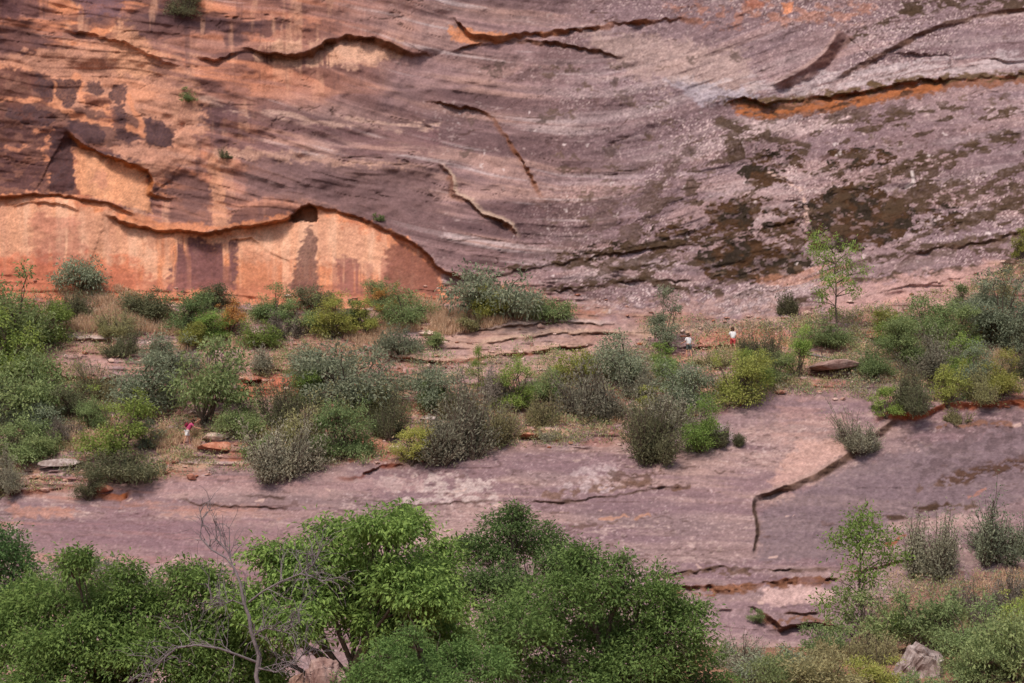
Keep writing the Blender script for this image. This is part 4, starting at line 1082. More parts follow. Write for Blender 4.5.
 ('leafy_shrub', 'mid-green shrub filling the gap between the two yellowish shrubs at the wall', 350, 328, 34, 30, 'leafy', 'mid_green', 1),
 ('leafy_shrub', 'blue-green shrub hugging the wall behind the golden shrub', 384, 306, 40, 26, 'leafy', 'mid_green', 2),
 ('leafy_shrub', 'dark low shrub at the wall between the pyramid stain and the yellowish pair', 312, 308, 50, 20, 'leafy', 'dark_olive', 0),
 ('brushy_shrub', 'grey-green bush above the red ledges, beside the big airy tree', 258, 372, 30, 24, 'brush', 'sage', 4),
 ('leafy_shrub', 'hazy green shrub on the gravel above the widest blue-green shrub', 318, 372, 62, 28, 'leafy', 'blue_green', 3),
 ('leafy_shrub', 'blue-grey shrub behind the big airy tree at its upper side', 172, 376, 56, 40, 'leafy', 'blue_green', 4),
 ('brushy_shrub', 'olive brush at the back of the round dark brown-green shrub', 366, 418, 52, 34, 'brush', 'olive', 0),
 ('leafy_shrub', 'small green shrub under the pale brushy one at the dark slab line', 258, 462, 34, 26, 'leafy', 'mid_green', 3),
 ('leafy_shrub', 'dusky green shrub low between the pale brush and the fan of light green', 318, 462, 36, 26, 'leafy', 'mid_green', 4),
 ('brushy_shrub', 'tan-green brush in the soil above the yellow-green sapling', 96, 400, 46, 34, 'brush', 'olive', 2),
 ('leafy_shrub', 'dim green shrub between the dark one under the red ledge and the sapling', 92, 428, 36, 30, 'leafy', 'mid_green', 0),
 ('leafy_shrub', 'blue-green shrub low under the crown cut by the frame', 44, 432, 48, 32, 'leafy', 'blue_green', 0),
 ('brushy_shrub', 'mixed olive brush beside the emerald shrub', 462, 420, 48, 30, 'brush', 'olive', 3),
 ('leafy_shrub', 'light green shrub to the uphill side of the broad grey-green mound', 540, 402, 40, 34, 'leafy', 'mid_green', 1),
 ('brushy_shrub', 'grey bush downhill of the hazy grey shrub near red rubble', 630, 396, 44, 26, 'brush', 'sage', 0),
 ('leafy_shrub', 'soft green shrub beneath the vivid sprig by the conifer', 676, 392, 44, 34, 'leafy', 'mid_green', 2),
 ('brushy_shrub', 'dusky grey shrub between the dense blue-green one and the big drab one', 664, 428, 62, 44, 'brush', 'sage', 1),
 ('leafy_shrub', 'green shrub low behind the gold-tipped one, beside the darkest round shrub', 772, 382, 46, 30, 'leafy', 'mid_green', 3),
 ('leafy_shrub', 'leafy green shrub in the middle of the far slope', 930, 340, 54, 42, 'leafy', 'mid_green', 4),
 ('brushy_shrub', 'silvery brush on the far slope above the trailing yellow-green shrub', 944, 366, 54, 36, 'brush', 'sage', 2),
 ('leafy_shrub', 'grey-green shrub high on the far slope near the pale rock', 972, 318, 50, 34, 'leafy', 'blue_green', 1),
 ('leafy_shrub', 'blue-green shrub cut by the frame below the biggest blue-grey one', 1018, 352, 54, 42, 'leafy', 'blue_green', 2),
 ('brushy_shrub', 'olive brush over the orange undercut between the yellowish shrubs', 984, 402, 44, 30, 'brush', 'olive', 4),
 ('leafy_shrub', 'fresh green shrub behind the light one with the bleached branch', 896, 348, 44, 32, 'leafy', 'bright_green', 0),
 ('leafy_shrub', 'green tuft among the stones by the white flat rock and the dry grass', 470, 330, 26, 14, 'leafy', 'olive', 1),
]
for nm, lab, u, vb, w, h, kd, mt, sd_ in PLANTS:
    cat = 'tree' if nm in ('sapling_tree', 'bench_tree') else 'shrub'
    plant(nm, lab, cat, u, vb, w, h, kd, mt, sd_ % 5, BENCH)

# lower right, on the low ground this side of the slab (distance given)
LOWP = [
 ('brushy_shrub', 'big grey-green brush growing from the ledge with red gravel', 942, 578, 76, 70, 'brush', 'sage', 2, None),
 ('brushy_shrub', 'bluish brush cut by the frame behind the big grey-green one', 1004, 562, 76, 66, 'brush', 'blue_green', 3, None),
 ('sapling_tree', 'feathery green sapling standing in front of the pale slab', 862, 642, 122, 124, 'sapling', 'bright_green', 3, 119),
 ('leafy_shrub', 'green shrub at the foot of the feathery sapling', 872, 652, 88, 60, 'open', 'mid_green', 4, 117),
 ('leafy_shrub', 'dull green shrub uphill of the pale boulder', 926, 648, 84, 62, 'open', 'mid_green', 1, 116),
 ('leafy_shrub', 'round mid-green shrub at the upper end of the low corner thicket', 975, 660, 80, 66, 'leafy', 'mid_green', 1, 110),
 ('leafy_shrub', 'broad leafy shrub filling the low corner of the frame', 1012, 704, 100, 86, 'leafy', 'mid_green', 2, 102),
 ('leafy_shrub', 'green shrub pressed against the pale boulder', 976, 694, 60, 50, 'leafy', 'mid_green', 3, 101),
 ('leafy_shrub', 'pale yellowish shrub in front of the pale boulder', 876, 704, 62, 46, 'leafy', 'yellow_green', 4, 99),
 ('brushy_shrub', 'brownish brush between the sapling and the pale boulder', 868, 672, 70, 44, 'brush', 'olive', 4, 112),
 ('leafy_shrub', 'grey-green shrub next to the dark round tree, below the slab', 760, 700, 84, 56, 'leafy', 'blue_green', 3, 104),
 ('leafy_shrub', 'olive shrub with a dark bare stem below the slab', 806, 700, 76, 54, 'open', 'olive', 2, 106),
 ('brushy_shrub', 'tan dry shrub under the bluish brush at the frame edge', 1010, 612, 60, 44, 'brush', 'grey_twig', 0, None),
 ('leafy_shrub', 'little green plant on the broken brown lip of the slab', 757, 624, 16, 16, 'leafy', 'mid_green', 1, None),
 ('leafy_shrub', 'golden green shrub beneath the tan dry one', 1018, 640, 54, 54, 'leafy', 'yellow_green', 0, 114),
 ('leafy_shrub', 'mid-green shrub squeezed between the grey-green and the olive one below the slab', 782, 706, 70, 48, 'leafy', 'mid_green', 0, 98),
 ('leafy_shrub', 'broad olive-green shrub spreading along the bottom edge below the stepped crack', 830, 712, 96, 58, 'leafy', 'olive', 1, 96),
 ('brushy_shrub', 'grey brush on the slab foot beside the dark round tree', 738, 672, 56, 34, 'brush', 'sage', 1, 110),
 ('leafy_shrub', 'green shrub behind the broad olive-green one on the bottom edge', 828, 668, 70, 42, 'open', 'mid_green', 2, 114),
 ('leafy_shrub', 'bright shrub in the gap above the low corner thicket', 938, 640, 60, 46, 'leafy', 'mid_green', 3, 118),
 ('leafy_shrub', 'light shrub at the frame edge above the low corner thicket', 1026, 664, 60, 62, 'leafy', 'bright_green', 4, 108),
 ('brushy_shrub', 'dry pinkish brush above the golden green shrub', 980, 622, 60, 36, 'brush', 'grey_twig', 3, None),
 ('leafy_shrub', 'yellowish green shrub under the pale boulder', 936, 716, 70, 40, 'leafy', 'mid_green', 0, 95),
]
for nm, lab, u, vb, w, h, kd, mt, sd_, y in LOWP:
    cat = 'tree' if nm == 'sapling_tree' else 'shrub'
    if y is not None:
        g0 = at(u, vb, y)
        zt = float(ground_z(g0[0], y))
        # set the foot on the ground and keep the top where it is
        top = at(u, vb - h, y)[2]
        h = (top - zt) / (y / F)
        a_, b_ = ray(u, vb)
        vb = float(np.interp(zt / y, ray(np.zeros(300) + u, np.linspace(900, 500, 300))[1], np.linspace(900, 500, 300)))
    plant(nm, lab, cat, u, vb, w, h, kd, mt, sd_, LOW, y)

# ---- foreground trees
def lobe_px(u, v, r, y, dy=0.0):
    p = at(u, v, y + dy); s = y / F
    return (p[0], p[1], p[2], r * s, r * s * 0.9, r * s * 0.85)

def big_tree(name, label, y, lobes, mat, n_clump, per, leaf, clump_r, seed, droop, trunk_u, wl=0.45):
    rng = np.random.default_rng(seed)
    L = [lobe_px(u, v, r * 0.92, y, rng.uniform(-2.0, 2.0)) for (u, v, r) in lobes]
    for l in list(L):
        for _ in range(7):
            d = unit(rng.normal(size=3)); d[2] = abs(d[2]) * 0.9 if rng.random() < 0.7 else d[2]
            k = rng.uniform(0.22, 0.42)
            L.append((l[0] + d[0] * l[3] * 0.95, l[1] + d[1] * l[4] * 0.95, l[2] + d[2] * l[5] * 0.95, l[3] * k, l[4] * k, l[5] * k * 1.2))
    bx = (trunk_u - W / 2) / F * y
    bz = float(ground_z(bx, y))
    root = empty(name, (bx, y, bz))
    tag(root, label, 'tree', 'leafy trees along the near edge')
    o = np.array([bx, y, bz])
    cr = MB()
    Lr = [(l[0] - bx, l[1] - y, l[2] - bz, l[3], l[4], l[5]) for l in L]
    cc = crown_leaves(cr, Lr, int(n_clump * 1.5), per, clump_r, leaf, rng, droop, 0.5, wl)
    cr.build('crown', M[mat], root)
    tr = MB()
    cz = np.mean([l[2] for l in Lr])
    fork = np.array([np.mean([l[0] for l in Lr]) * 0.25, 0, max(1.5, cz * 0.35)])
    tr.tube(np.array([[0, 0, -0.4], [0.03, 0.02, fork[2] * 0.4], fork]), [0.30, 0.24, 0.2], 10)
    for l in Lr[:len(lobes)]:
        p = limb(tr, fork, l[:3], 0.13, 0.035, rng, 0.08, 7, 7)
        for _ in range(7):
            e = np.array(l[:3]) + unit(rng.normal(size=3)) * np.array(l[3:]) * 0.9
            q = limb(tr, p[rng.integers(3, 7)], e, 0.035, 0.008, rng, 0.1, 5, 5)
            for _ in range(3):
                limb(tr, q[rng.integers(2, 5)], e + rng.normal(size=3) * 0.35, 0.012, 0.004, rng, 0.1, 4, 4)
    tr.build('trunk', M['bark'], root, smooth=True)
    return root

big_tree('leafy_tree', 'bright green tree with drooping leaves behind the bare grey tree', 76,
         [(330, 556, 44), (388, 540, 40), (300, 592, 44), (416, 584, 46), (352, 606, 58), (398, 630, 56), (402, 592, 40), (290, 636, 44), (430, 610, 36), (440, 650, 42), (270, 560, 24), (400, 518, 16), (440, 560, 26), (410, 700, 50), (262, 700, 40), (250, 610, 30), (250, 660, 36)],
         'tree_bright', 2300, 13, 0.21, 0.24, 301, 0.65, 350)
big_tree('leafy_tree', 'small darker tree with an airy pointed crown behind the two larger ones', 83,
         [(506, 532, 26), (488, 556, 30), (535, 552, 32), (560, 575, 30), (510, 590, 32), (470, 590, 24), (516, 512, 10)],
         'tree_deep', 900, 11, 0.16, 0.22, 302, 0.35, 512)
big_tree('leafy_tree', 'dense rounded deep green tree whose crown ends at the slab', 70,
         [(590, 592, 44), (640, 606, 48), (548, 618, 50), (676, 636, 42), (610, 650, 64), (516, 640, 44), (540, 670, 50), (690, 668, 36), (650, 672, 50), (584, 556, 14), (622, 566, 16), (600, 710, 60), (660, 706, 50), (536, 712, 46), (716, 690, 24)],
         'tree_mid', 2500, 13, 0.155, 0.22, 303, 0.3, 605)
big_tree('leafy_tree', 'wide leafy tree in the low corner below the smooth slab', 78,
         [(70, 606, 44), (30, 616, 46), (120, 620, 44), (165, 606, 36), (205, 594, 32), (20, 660, 56), (86, 660, 56), (150, 660, 52), (215, 640, 42), (215, 680, 42), (184, 576, 20), (70, 570, 22), (125, 578, 18), (40, 700, 50), (120, 706, 50), (190, 710, 46), (235, 612, 26)],
         'tree_side', 2700, 13, 0.19, 0.24, 304, 0.5, 110)
big_tree('leafy_tree', 'dark tree at the edge of the frame rising behind the wide leafy one', 90,
         [(0, 545, 26), (10, 575, 30), (-20, 570, 36), (24, 600, 30), (-10, 620, 40)],
         'tree_deep', 620, 12, 0.17, 0.26, 305, 0.3, -5)
big_tree('leafy_tree', 'grey-green shrubby tree peeping between the wide leafy tree and the slab', 97,
         [(66, 574, 22), (100, 578, 24), (136, 588, 24), (60, 600, 30), (110, 606, 34), (160, 600, 20)],
         'blue_green', 620, 10, 0.15, 0.28, 306, 0.2, 105)
big_tree('leafy_tree', 'pale leafed bushy tree along the bottom edge between the two big crowns', 62,
         [(400, 668, 36), (452, 672, 34), (490, 676, 30), (370, 690, 34), (430, 695, 44), (412, 640, 12)],
         'tree_mid', 900, 12, 0.12, 0.16, 307, 0.3, 435)

# ---- the dead tree
def dead_tree():
    y = 68.0
    rng = np.random.default_rng(77)
    base = at(262, 683, y); bz = float(ground_z(base[0], y))
    root = empty('bare_tree', (base[0] + 0.2, y, bz))
    tag(root, 'dead grey leafless tree with crooked branches in front of the bright green tree', 'tree')
    o = np.array(root.location)
    P = lambda u, v, d=0.0: at(u, v, y + d) - o
    s = y / F
    tr = MB()
    main = [np.array([0, 0, -0.3]), P(262, 700), P(256, 676), P(259, 655), P(251, 632), P(249, 616), P(244, 604), P(240, 582), P(234, 568), P(226, 558)]
    tr.tube(main, np.array([8, 6.6, 6.2, 6, 5.4, 5, 4.6, 4, 3.2, 2.4]) * s * 0.36, 8)
    tr.build('trunk', M['dead_wood'], root, smooth=True)
    def branch(pts, r0, r1, twigs=9):
        b = MB()
        q = [P(*p) for p in pts]
        n = len(q)
        b.tube(q, np.linspace(r0, r1, n) * s * 0.46, 6)
        for k in range(int(twigs * 1.8)):
            i = rng.integers(max(1, n // 3), n)
            a = q[i] + (q[i - 1] - q[i]) * rng.random()
            d = unit(unit(q[i] - q[i - 1]) * 0.6 + rng.normal(size=3) * 0.7 + np.array([0, 0, 0.25]))
            L = rng.uniform(0.5, 1.3)
            e = limb(b, a, a + d * L, 0.02, 0.007, rng, 0.15, 5, 4)
            for _ in range(3):
                limb(b, e[rng.integers(1, 4)], e[-1] + rng.normal(size=3) * 0.35, 0.010, 0.005, rng, 0.15, 4, 3)
        b.build('branch', M['dead_wood'], root, smooth=True)
    branch([(226, 558), (212, 550), (205, 543), (200, 537), (202, 522), (199, 506)], 2.4, 0.9, 4)
    branch([(234, 568), (228, 552), (222, 546), (216, 538)], 2.0, 0.8, 7)
    branch([(249, 602, 0), (262, 592, -0.3), (280, 582, -0.6), (300, 574, -0.9), (312, 566, -1), (320, 552, -1)], 2.4, 0.9, 12)
    branch([(300, 574, -0.9), (312, 576, -1.1), (326, 584, -1.3)], 1.6, 0.8, 7)
    branch([(256, 662, 0), (238, 655, -0.4), (218, 648, -0.7), (196, 645, -1), (176, 648, -1.2), (162, 660, -1.3), (150, 676, -1.4), (140, 694, -1.4)], 3.0, 1.4, 16)
    branch([(258, 668, 0), (276, 672, -0.4), (296, 662, -0.8), (306, 650, -1)], 2.4, 0.9, 9)
    branch([(253, 636, 0), (266, 628, -0.4), (284, 632, -0.7), (300, 622, -0.9)], 2.2, 0.8, 12)
    branch([(246, 606, 0), (232, 600, -0.3), (222, 606, -0.5), (210, 600, -0.6)], 1.8, 0.7, 9)
dead_tree()

# ------------------------------------------------------------------ dry grass and loose stones
def scatter_grass():
    rng = np.random.default_rng(91)
    mb = MB()
    zones = [([(95, 300), (150, 306), (190, 322), (180, 336), (110, 334), (62, 332), (92, 312)], 3400, 0.75), ([(432, 310), (470, 316), (545, 300), (548, 312), (470, 334), (420, 338), (390, 332)], 2600, 0.7),
             ([(340, 332), (380, 326), (390, 340), (360, 352), (335, 350)], 700, 0.5), ([(55, 290), (120, 286), (140, 296), (70, 304)], 700, 0.35),
             ([(895, 352), (930, 350), (930, 376), (880, 384)], 1300, 0.6), ([(560, 402), (640, 404), (640, 424), (560, 424)], 700, 0.5), ([(380, 300), (440, 300), (440, 332), (380, 334)], 900, 0.65), ([(40, 408), (110, 404), (110, 452), (50, 452)], 900, 0.5), ([(880, 330), (1000, 300), (1000, 330), (900, 350)], 900, 0.5), ([(950, 360), (1010, 345), (1020, 372), (980, 380)], 1100, 0.6),
             ([(150, 428), (200, 430), (200, 452), (150, 454)], 700, 0.5), ([(985, 575), (1030, 570), (1030, 620), (950, 630)], 600, 0.5),
             ([(180, 336), (240, 338), (236, 352), (180, 352)], 300, 0.4), ([(740, 372), (790, 370), (800, 384), (770, 388)], 300, 0.35), ([(640, 400), (660, 396), (662, 420), (640, 424)], 200, 0.4)]
    for pl, n, h in zones:
        pl = np.array(pl, float)
        k = 0
        lo, hi = pl.min(0), pl.max(0)
        pts = []
        while len(pts) < n:
            p = rng.uniform(lo, hi)
            ins = False
            for a, b in zip(pl, np.roll(pl, -1, 0)):
                if (a[1] > p[1]) != (b[1] > p[1]) and p[0] < (b[0] - a[0]) * (p[1] - a[1]) / (b[1] - a[1] + 1e-9) + a[0]: ins = not ins
            if ins and vnoise(np.array(p[0] / 9), np.array(p[1] / 5), 211) > 0.36: pts.append(at(*p))
        c = np.array(pts)
        c = np.repeat(c, 3, 0) + rng.normal(size=(n * 3, 3)) * np.array([0.12, 0.12, 0.02])
        m = len(c)
        ax = unit(np.array([0, 0, 1.0]) + rng.normal(size=(m, 3)) * 0.32)
        nr = unit(rng.normal(size=(m, 3)))
        ln = h * (0.5 + 0.9 * rng.random(m))
        mb.leaves(c - ax * 0.06, ax, nr, ln, np.full(m, 0.06), rng.random(m), 0.1)
    o = mb.build('dry_grass', M['dry_grass'])
    tag(o, 'pale dry grass in tufts on the bench below the wall', 'grass', kind='stuff')
scatter_grass()

def undergrowth():
    """low weeds and seedlings between the shrubs"""
    rng = np.random.default_rng(131)
    for mat, n, hh in (('olive', 3600, 0.7), ('mid_green', 2200, 0.6), ('sage', 2600, 0.7), ('dry_grass', 1800, 0.6)):
        mb = MB(); k = 0
        cs = []
        while len(cs) < n:
            u = rng.uniform(-20, 1044); lo = np.interp(u, UA, VC); hi = np.interp(u, UA, VS)
            v = rng.uniform(lo + 6, hi + 2)
            if u > 860 and rng.random() < 0.25: v = rng.uniform(575, 660)
            dens = fbm(np.array(u / 26), np.array(v / 11), 221 + len(mat), 3) + (0.1 if u > 850 else 0) - (0.25 if 340 < u < 640 and v < 352 else 0)
            if dens > 0.55: cs.append(at(u, v))
        c = np.repeat(np.array(cs), 14, 0); m = len(c)
        off = rng.normal(size=(m, 3)) * np.array([0.28, 0.28, 0.0])
        hgt = hh * rng.random(m) ** 1.3
        ax = unit(np.array([0, 0, 0.7]) + rng.normal(size=(m, 3)) * 0.6)
        nr = unit(rng.normal(size=(m, 3)) + np.array([0, 0, 0.5]))
        c = c + off; c[:, 2] += hgt - 0.05
        mb.leaves(c, ax, nr, 0.2 * (0.5 + rng.random(m)), np.full(m, 0.075), rng.random(m), 0.1)
        o = mb.build('undergrowth', M[mat])
        tag(o, {'olive': 'drab low weeds', 'mid_green': 'low green weeds', 'sage': 'greyish low scrub', 'dry_grass': 'straw coloured low weeds'}[mat] + ' covering the soil between the shrubs', 'weeds', kind='stuff')
undergrowth()

def stone_mesh(name, mat, seed, size, cuts=11, flat=1.0, parent=None, link=True):
    """an angular boulder: a ball cut by random planes, roughened"""
    rng = np.random.default_rng(seed)
    import bmesh
    bm = bmesh.new()
    bmesh.ops.create_icosphere(bm, subdivisions=4, radius=1.0)
    v = np.array([x.co[:] for x in bm.verts])
    for _ in range(cuts):
        n = unit(rng.normal(size=3)); d = rng.uniform(0.36, 0.8)
        e = v @ n - d
        v -= np.where(e > 0, e, 0)[:, None] * n * 0.93
    v *= 1 + 0.07 * (fbm(v[:, 0] * 3 + 9 + v[:, 2], v[:, 1] * 3 + 9 - v[:, 2] * 2, seed, 3) - 0.5)[:, None]
    v *= np.asarray(size)
    f = np.array([[x.index for x in q.verts] for q in bm.faces])
    bm.free()
    return make_mesh(name, v, [f], mat, parent, False, link=link)

M['grey_stone'] = stone_material('grey_stone', lin(104, 86, 80), lin(146, 130, 126), lin(186, 174, 170))
M['red_stone'] = stone_material('red_stone', lin(120, 72, 54), lin(170, 112, 90), lin(196, 146, 124))
M['pale_stone'] = stone_material('pale_stone', lin(160, 132, 118), lin(200, 176, 162), lin(222, 204, 196))
M['pink_stone'] = stone_material('pink_stone', lin(112, 84, 78), lin(150, 122, 114), lin(172, 148, 140))
M['tan_stone'] = stone_material('tan_stone', lin(96, 72, 62), lin(132, 104, 90), lin(158, 134, 122))
def boulder(name, label, u, v, w, h, mat, seed, y=None, depth=1.0, rz=0.0, tilt=0.0, sink=0.25):
    p = at(u, v, y); s = p[1] / F
    o = stone_mesh(name, M[mat], seed, (w * s / 2, w * s / 2 * depth, h * s / 2 * (1 + sink)))
    o.location = (p[0], p[1] + 0.2, p[2] + h * s / 2 * (1 - sink))
    o.rotation_euler = (0, tilt, rz)
    tag(o, label, 'rock')
    return o
def hull_rock(name, label, pts, y, thick, mat, seed, groove=0.05):
    """an angular rock: the convex hull of an outline given thickness, its faces broken up"""
    import bmesh
    rng = np.random.default_rng(seed)
    P = [at(u, v, y) for u, v in pts]
    c = np.mean(P, axis=0)
    bm = bmesh.new()
    for q in P:
        d = q - c
        bm.verts.new(tuple(d))
        for sg in (1, -1):
            bm.verts.new((d[0] * rng.uniform(0.45, 0.8), sg * thick * rng.uniform(0.7, 1.1), d[2] * (rng.uniform(0.55, 0.85) if d[2] > 0 else 1.0)))
    bmesh.ops.convex_hull(bm, input=bm.verts)
    bmesh.ops.delete(bm, geom=[v for v in bm.verts if not v.link_faces], context='VERTS')
    bmesh.ops.triangulate(bm, faces=bm.faces)
    bmesh.ops.subdivide_edges(bm, edges=bm.edges, cuts=5, use_grid_fill=True)
    bmesh.ops.triangulate(bm, faces=bm.faces)
    bm.verts.index_update()
    v = np.array([x.co[:] for x in bm.verts])
    n = np.array([x.normal[:] for x in bm.verts])
    f = np.array([[x.index for x in q.verts] for q in bm.faces]); bm.free()
    v += n * (groove * 2.2 * (fbm(v[:, 0] * 2.5 + v[:, 1] + 20, v[:, 2] * 2.5 - v[:, 1] + 20, seed, 4, 0.6) - 0.5))[:, None]
    o = make_mesh(name, v, [f], M[mat], None, False)
    o.location = c
    tag(o, label, 'rock')
hull_rock('boulder', 'pale lichen-grey boulder with a reddish broken face among low shrubs', [(886, 694), (895, 668), (900, 661), (908, 648), (916, 643), (924, 646), (938, 652), (943, 660), (946, 694)], 104, 1.0, 'grey_stone', 5, 0.25)
hull_rock('boulder', 'rounded pinkish boulder in the gap beneath the bright green tree', [(300, 712), (306, 676), (313, 662), (324, 656), (336, 659), (344, 672), (348, 712)], 67, 0.8, 'pink_stone', 8, 0.22)
hull_rock('boulder', 'tan boulder beside the rounded pinkish one under the bright green tree', [(280, 712), (286, 684), (294, 673), (304, 671), (310, 684), (312, 712)], 66, 0.5, 'tan_stone', 12, 0.2)
boulder('rock_block', 'large tilted flat red rock slab behind the slim green shrub', 838, 370, 74, 11, 'pink_stone', 17, None, 1.3, 0.2, -0.14)
boulder('boulder', 'flat pale stones ledge beside the person with the pink pack', 212, 440, 36, 9, 'pale_stone', 19, None, 0.9)
boulder('boulder', 'low red boulder on the slab edge under the pale stones', 218, 452, 46, 11, 'red_stone', 23, None, 0.8)
boulder('boulder', 'oblong tan stone on the red soil next to the fan of light green', 395, 452, 24, 8, 'pale_stone', 27, None, 0.7, 0, 0.15)
boulder('boulder', 'flat red stone lying on the bare slab above the small tuft', 527, 439, 34, 8, 'red_stone', 31, None, 0.8)
boulder('boulder', 'white flat rock at the edge of the dry grass by the low grey-green shrub', 428, 336, 34, 8, 'pale_stone', 35, None, 0.7)
boulder('boulder', 'pale grey flat rock in the stony gap beside the low green mat', 60, 468, 46, 10, 'grey_stone', 37, None, 0.8)
boulder('boulder', 'small pink-white stone on top of the bright bushy sapling', 523, 362, 8, 6, 'pale_stone', 39, None, 0.9)
boulder('boulder', 'little orange block at the foot of the salmon wall', 219, 292, 9, 8, 'red_stone', 41, None, 0.9)
boulder('boulder', 'flat grey stone between the yellow-green shrub and the largest grey brush', 426, 421, 22, 6, 'grey_stone', 43, None, 0.8)
boulder('boulder', 'orange broken stone wedged under the dark hanging shrub', 101, 494, 24, 12, 'red_stone', 45, None, 0.9, 0, 0.2)

rub = MB()
rr = np.random.default_rng(101)
def rubble():
    import bmesh
    bm = bmesh.new(); bmesh.ops.create_icosphere(bm, subdivisions=1, radius=1.0)
    bv = np.array([x.co[:] for x in bm.verts]); bf = np.array([[x.index for x in q.verts] for q in bm.faces]); bm.free()
    n = 0
    while n < 900:
        u = rr.uniform(-20, 1045); lo = np.interp(u, UA, VC); hi = np.interp(u, UA, VS)
        v = rr.uniform(lo - 6, hi + 4)
        s = rr.uniform(0.05, 0.22) * (1.8 if rr.random() < 0.08 else 1)
        vv = bv * (1 + 0.35 * rr.normal(size=(len(bv), 1)) * 0.6) * np.array([s * rr.uniform(0.9, 1.8), s, s * rr.uniform(0.4, 0.8)])
        rub.add(vv + at(u, v) + np.array([0, 0, s * 0.2]), None, bf, np.full(len(bv), rr.random()))
        n += 1
rubble()
m, t, p = new_mat('loose_stone')
a_ = t.nodes.new('ShaderNodeAttribute'); a_.attribute_name = 'tint'
r_ = t.nodes.new('ShaderNodeValToRGB'); r_.color_ramp.elements[0].color = (*lin(150, 90, 66), 1); r_.color_ramp.elements[1].color = (*lin(204, 178, 168), 1)
t.links.new(a_.outputs['Fac'], r_.inputs['Fac']); t.links.new(r_.outputs['Color'], p.inputs['Base Color']); p.inputs['Roughness'].default_value = 0.95
tag(rub.build('rubble', m), 'small loose stones strewn over the bench', 'stones', kind='stuff')

# dead wood on the bench
def dead_branch(label, pts, r, seed, name='dead_branch'):
    rng = np.random.default_rng(seed)
    q = [at(u, v) + np.array([0, -0.3, 0.25]) for u, v in pts]
    root_p = q[0].copy()
    b = MB(); q = [x - root_p for x in q]
    b.tube(q, np.linspace(r, r * 0.45, len(q)), 7)
    for k in range(6):
        i = rng.integers(1, len(q))
        limb(b, q[i], q[i] + unit(rng.normal(size=3) + np.array([0, -0.3, 0.5])) * rng.uniform(0.4, 0.9), r * 0.35, r * 0.15, rng, 0.1, 4, 4)
    o = b.build(name, M['dead_wood'], smooth=True); o.location = root_p
    tag(o, label, 'dead wood')
dead_branch('long dead log lying across the red rock slab', [(806, 357), (822, 360), (838, 364), (852, 371)], 0.14, 3, 'fallen_log')
dead_branch('bleached dead branch at the foot of the light green shrub', [(854, 374), (862, 366), (868, 358)], 0.07, 5)
dead_branch('pale bare stem standing beside the darkest round shrub', [(762, 366), (766, 356), (770, 348)], 0.06, 7)
dead_branch('bare grey stick rising between the two bright saplings', [(480, 396), (484, 386), (490, 376)], 0.06, 9)
def roots(u0, n, label):
    root = empty('hanging_root', at(u0, 402)); tag(root, label, 'roots')
    o = np.array(root.location); rng = np.random.default_rng(int(u0))
    for k in range(n):
        b = MB()
        u = u0 + (k - n / 2) * 6 + rng.uniform(-2, 2)
        a = at(u, 388) + np.array([0, -0.5, 0.2]); y = a[1]
        e = at(u + rng.uniform(-4, 4), 404 + rng.uniform(-2, 3), y - 0.1)
        limb(b, a - o, e - o, 0.07, 0.03, rng, 0.06, 6, 5)
        b.build('root', M['dead_wood'], root, smooth=True)
roots(1006, 6, 'pale roots dangling over the orange undercut below the lemon-green shrub')

# ------------------------------------------------------------------ people
M['skin'] = plain_material('skin', lin(196, 146, 122), 0.6, 10, 0.06)
M['white_cloth'] = plain_material('white_cloth', (0.78, 0.77, 0.78), 0.85, 14, 0.06)
M['red_cloth'] = plain_material('red_cloth', lin(204, 88, 88), 0.85, 14, 0.12)
M['pink_cloth'] = plain_material('pink_cloth', lin(186, 78, 118), 0.85, 14, 0.12)
M['rose_cloth'] = plain_material('rose_cloth', lin(222, 146, 140), 0.85, 14, 0.12)
M['dark_cloth'] = plain_material('dark_cloth', lin(84, 92, 92), 0.85, 14, 0.12)
M['maroon_cloth'] = plain_material('maroon_cloth', lin(112, 28, 50), 0.85, 14, 0.15)
M['hair'] = plain_material('hair', lin(66, 46, 34), 0.7, 20, 0.2)
M['boot'] = plain_material('boot', lin(190, 184, 178), 0.8, 20, 0.1)

def skinned(name, verts, edges, radii, mat, parent, root_i=0, levels=2):
    me = bpy.data.meshes.new(name)
    me.from_pydata([tuple(v) for v in verts], edges, [])
    o = bpy.data.objects.new(name, me); COL.objects.link(o); o.parent = parent
    sk = o.modifiers.new('skin', 'SKIN'); sk.use_smooth_shade = True
    for i, r in enumerate(radii):
        me.skin_vertices[0].data[i].radius = (r, r)
        me.skin_vertices[0].data[i].use_root = (i == root_i)
    ss = o.modifiers.new('smooth', 'SUBSURF'); ss.levels = levels; ss.render_levels = levels
    me.materials.append(mat)
    return o

